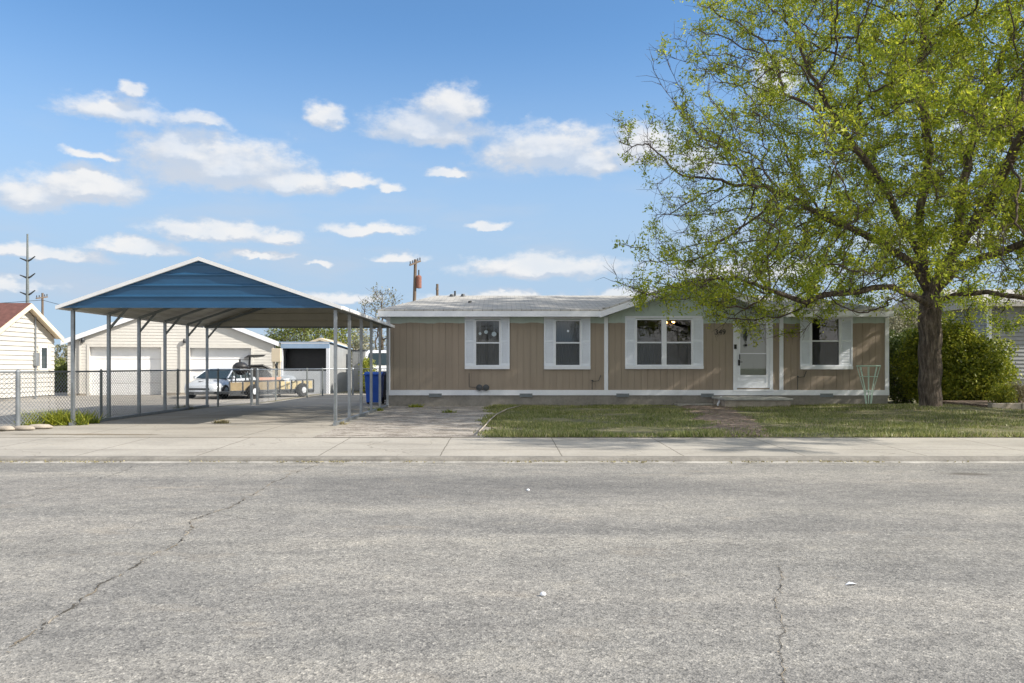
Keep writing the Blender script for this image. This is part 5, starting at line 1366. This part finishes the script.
# warp coordinates for ragged edges
nz = N(nt, 'ShaderNodeTexNoise'); mp = N(nt, 'ShaderNodeVectorMath', operation='MULTIPLY'); nt.links.new(cb.outputs[0], mp.inputs[0]); mp.inputs[1].default_value = (1, 1.7, 1)
nt.links.new(mp.outputs[0], nz.inputs['Vector']); nz.inputs['Scale'].default_value = 24; nz.inputs['Detail'].default_value = 7; nz.inputs['Roughness'].default_value = .58
wv = N(nt, 'ShaderNodeVectorMath', operation='MULTIPLY_ADD'); nt.links.new(nz.outputs['Color'], wv.inputs[0]); wv.inputs[1].default_value = (.044,.030,0); nt.links.new(cb.outputs[0], wv.inputs[2])
ov = N(nt, 'ShaderNodeVectorMath', operation='SUBTRACT'); nt.links.new(wv.outputs[0], ov.inputs[0]); ov.inputs[1].default_value = (.022,.015,0)
PV = ov.outputs[0]
CL = [(118,110,50,13,1),(132,88,13,10,.8),(200,120,26,10,.8),(180,150,45,20,1),(225,168,75,25,1.1),(290,182,55,14,.9),(350,180,26,9,.7),(30,195,42,18,1),(90,186,55,17,1),(90,154,38,7,.5),
      (327,118,19,12,.9),(425,128,50,17,1.1),(452,105,32,16,1),(545,152,58,22,1.1),(590,162,30,16,.9),(645,148,36,20,1),(388,187,17,7,.6),(450,174,28,7,.5),(215,231,65,10,.9),(280,238,30,8,.7),
      (370,230,48,7,.8),(487,226,22,5,.8),(395,259,28,7,.7),(545,268,80,11,1),(40,254,80,9,.7),(140,246,55,9,.7),(258,256,42,5,.6),(320,264,16,5,.5),(500,297,90,7,.6),(640,295,90,9,.7),(340,296,50,8,.6),
      (700,160,26,18,.8),(775,80,24,26,.9),(760,270,90,14,.8),(930,240,80,12,.8),(1010,120,60,22,.9),(-120,170,90,25,1),(-60,280,120,10,.7),(1250,200,120,25,1)]
def azel(px, py):
    u, v = (px-CX)/FPX, (HY-py)/FPX; return math.atan(u), math.atan2(v, math.hypot(1, u))
def field(src, flat):
    cur = None
    for (px, py, rx_, ry_, amp) in CL:
        a, e_ = azel(px, py); a1, _ = azel(px+rx_, py); _, e1 = azel(px, py-ry_)
        ra, re = a1-a, abs(e1-e_)
        s = N(nt, 'ShaderNodeVectorMath', operation='SUBTRACT'); nt.links.new(src, s.inputs[0]); s.inputs[1].default_value = (a, e_-re*.25, 0)
        m_ = N(nt, 'ShaderNodeVectorMath', operation='MULTIPLY'); nt.links.new(s.outputs[0], m_.inputs[0]); m_.inputs[1].default_value = (1/ra/amp**.5, (1.22 if flat else .9)/re/amp**.5, 0)
        last = m_
        if flat:
            ab = N(nt, 'ShaderNodeVectorMath', operation='ABSOLUTE'); nt.links.new(s.outputs[0], ab.inputs[0])
            ma = N(nt, 'ShaderNodeVectorMath', operation='MULTIPLY_ADD'); nt.links.new(ab.outputs[0], ma.inputs[0]); ma.inputs[1].default_value = (0, -.42/re, 0); nt.links.new(m_.outputs[0], ma.inputs[2]); last = ma
        l = N(nt, 'ShaderNodeVectorMath', operation='LENGTH'); nt.links.new(last.outputs[0], l.inputs[0])
        v = l.outputs['Value']
        if cur is None: cur = v
        else: cur = mth(nt, 'SMOOTH_MIN', cur, v, .45)
    return cur
F1 = field(PV, True)
up = N(nt, 'ShaderNodeVectorMath', operation='ADD'); nt.links.new(PV, up.inputs[0]); up.inputs[1].default_value = (.004, .013, 0)
F2 = field(up.outputs[0], False)
def smooth(x, a, b):
    n = N(nt, 'ShaderNodeMapRange', interpolation_type='SMOOTHSTEP'); nt.links.new(x, n.inputs[0])
    n.inputs[1].default_value = a; n.inputs[2].default_value = b; n.inputs[3].default_value = 0; n.inputs[4].default_value = 1; return n.outputs[0]
fb = N(nt, 'ShaderNodeTexNoise'); nt.links.new(mp.outputs[0], fb.inputs['Vector']); fb.inputs['Scale'].default_value = 40; fb.inputs['Detail'].default_value = 6; fb.inputs['Roughness'].default_value = .6
fn = mth(nt, 'MULTIPLY', mth(nt, 'SUBTRACT', fb.outputs['Fac'], .5), 1.35)
dens = smooth(mth(nt, 'SUBTRACT', mth(nt, 'MULTIPLY', F1, -1), fn), -1.48, -.60)
# thin high veil
ve = N(nt, 'ShaderNodeTexNoise'); vm = N(nt, 'ShaderNodeVectorMath', operation='MULTIPLY'); nt.links.new(cb.outputs[0], vm.inputs[0]); vm.inputs[1].default_value = (1, 4, 1)
nt.links.new(vm.outputs[0], ve.inputs['Vector']); ve.inputs['Scale'].default_value = 5; ve.inputs['Detail'].default_value = 6
veil = mth(nt, 'MULTIPLY', smooth(ve.outputs['Fac'], .45, .72), smooth(el, .34, .05))
fb2 = N(nt, 'ShaderNodeTexNoise'); sh2 = N(nt, 'ShaderNodeVectorMath', operation='ADD'); nt.links.new(mp.outputs[0], sh2.inputs[0]); sh2.inputs[1].default_value = (.008,.014,0)
nt.links.new(sh2.outputs[0], fb2.inputs['Vector']); fb2.inputs['Scale'].default_value = 40; fb2.inputs['Detail'].default_value = 3; fb2.inputs['Roughness'].default_value = .5
relief = mth(nt, 'SUBTRACT', fb2.outputs['Fac'], fb.outputs['Fac'])
lit = smooth(mth(nt, 'ADD', mth(nt, 'SUBTRACT', F2, F1), mth(nt, 'MULTIPLY', relief, .9)), -.12, .72)
SKYK = 1.0
ccol = mixc(nt, lit, (1.66,1.84,2.12), (2.42,2.44,2.47))
skyc = mixc(nt, 1.0, sky.outputs[0], (.37,.50,.565), 'MULTIPLY')
hz2 = smooth(el, .42, .08)
skyc = mixc(nt, mth(nt, 'MULTIPLY', hz2, .93), skyc, (1.22,1.62,2.12))
c1 = mixc(nt, mth(nt, 'MULTIPLY', veil, .75), skyc, (1.5,1.75,2.1))
opn = N(nt, 'ShaderNodeTexNoise'); nt.links.new(mp.outputs[0], opn.inputs['Vector']); opn.inputs['Scale'].default_value = 9; opn.inputs['Detail'].default_value = 5
opac = mth(nt, 'MULTIPLY_ADD', smooth(opn.outputs['Fac'], .38, .56), .24, .74)
c2 = mixc(nt, mth(nt, 'MULTIPLY', dens, opac), c1, ccol)
# bright cloud bank added out of view, behind and overhead, to fill house front
bk = smooth(mth(nt, 'SUBTRACT', mth(nt, 'MULTIPLY', el, .9), sep.outputs[1]), .12, .62)
bn = N(nt, 'ShaderNodeTexNoise'); nt.links.new(tc.outputs['Generated'], bn.inputs['Vector']); bn.inputs['Scale'].default_value = 2.6; bn.inputs['Detail'].default_value = 7; bn.inputs['Roughness'].default_value = .6
bd = mth(nt, 'MULTIPLY', bk, smooth(bn.outputs['Fac'], .40, .56))
bcol = mixc(nt, smooth(bn.outputs['Fac'], .45, .75), (3.9,3.75,3.5), (2.5,2.6,2.8))
c2 = mixc(nt, bd, c2, bcol)
nt.links.new(c2, bg.inputs[0]); bg.inputs[1].default_value = .15
w.cycles.sampling_method = 'MANUAL'; w.cycles.sample_map_resolution = 512

sl_ = bpy.data.lights.new('sun', 'SUN'); sl_.energy = 3.0; sl_.angle = R(.53); sl_.color = (1, .92, .81)
so = bpy.data.objects.new('sun', sl_); COL.objects.link(so); so.rotation_euler = sdir.to_track_quat('Z', 'Y').to_euler()

# ------------------------------------------------------------------ camera
cam = bpy.data.cameras.new('camera'); co = bpy.data.objects.new('camera', cam); COL.objects.link(co)
co.location = (0, 0, CZ); co.rotation_euler = (R(90), 0, 0); cam.sensor_width = 36; cam.lens = FPX/1024*36
cam.shift_x = (512-CX)/1024; cam.shift_y = (HY-341.5)/1024
cam.clip_end = 4000; cam.clip_start = .05; scene.camera = co
scene.view_settings.view_transform = 'Standard'; scene.view_settings.look = 'None'; scene.view_settings.exposure = 1.3; scene.view_settings.gamma = 1
scene.view_settings.use_curve_mapping = False
scene.cycles.use_denoising = True; scene.cycles.transparent_max_bounces = 12; scene.cycles.max_bounces = 6
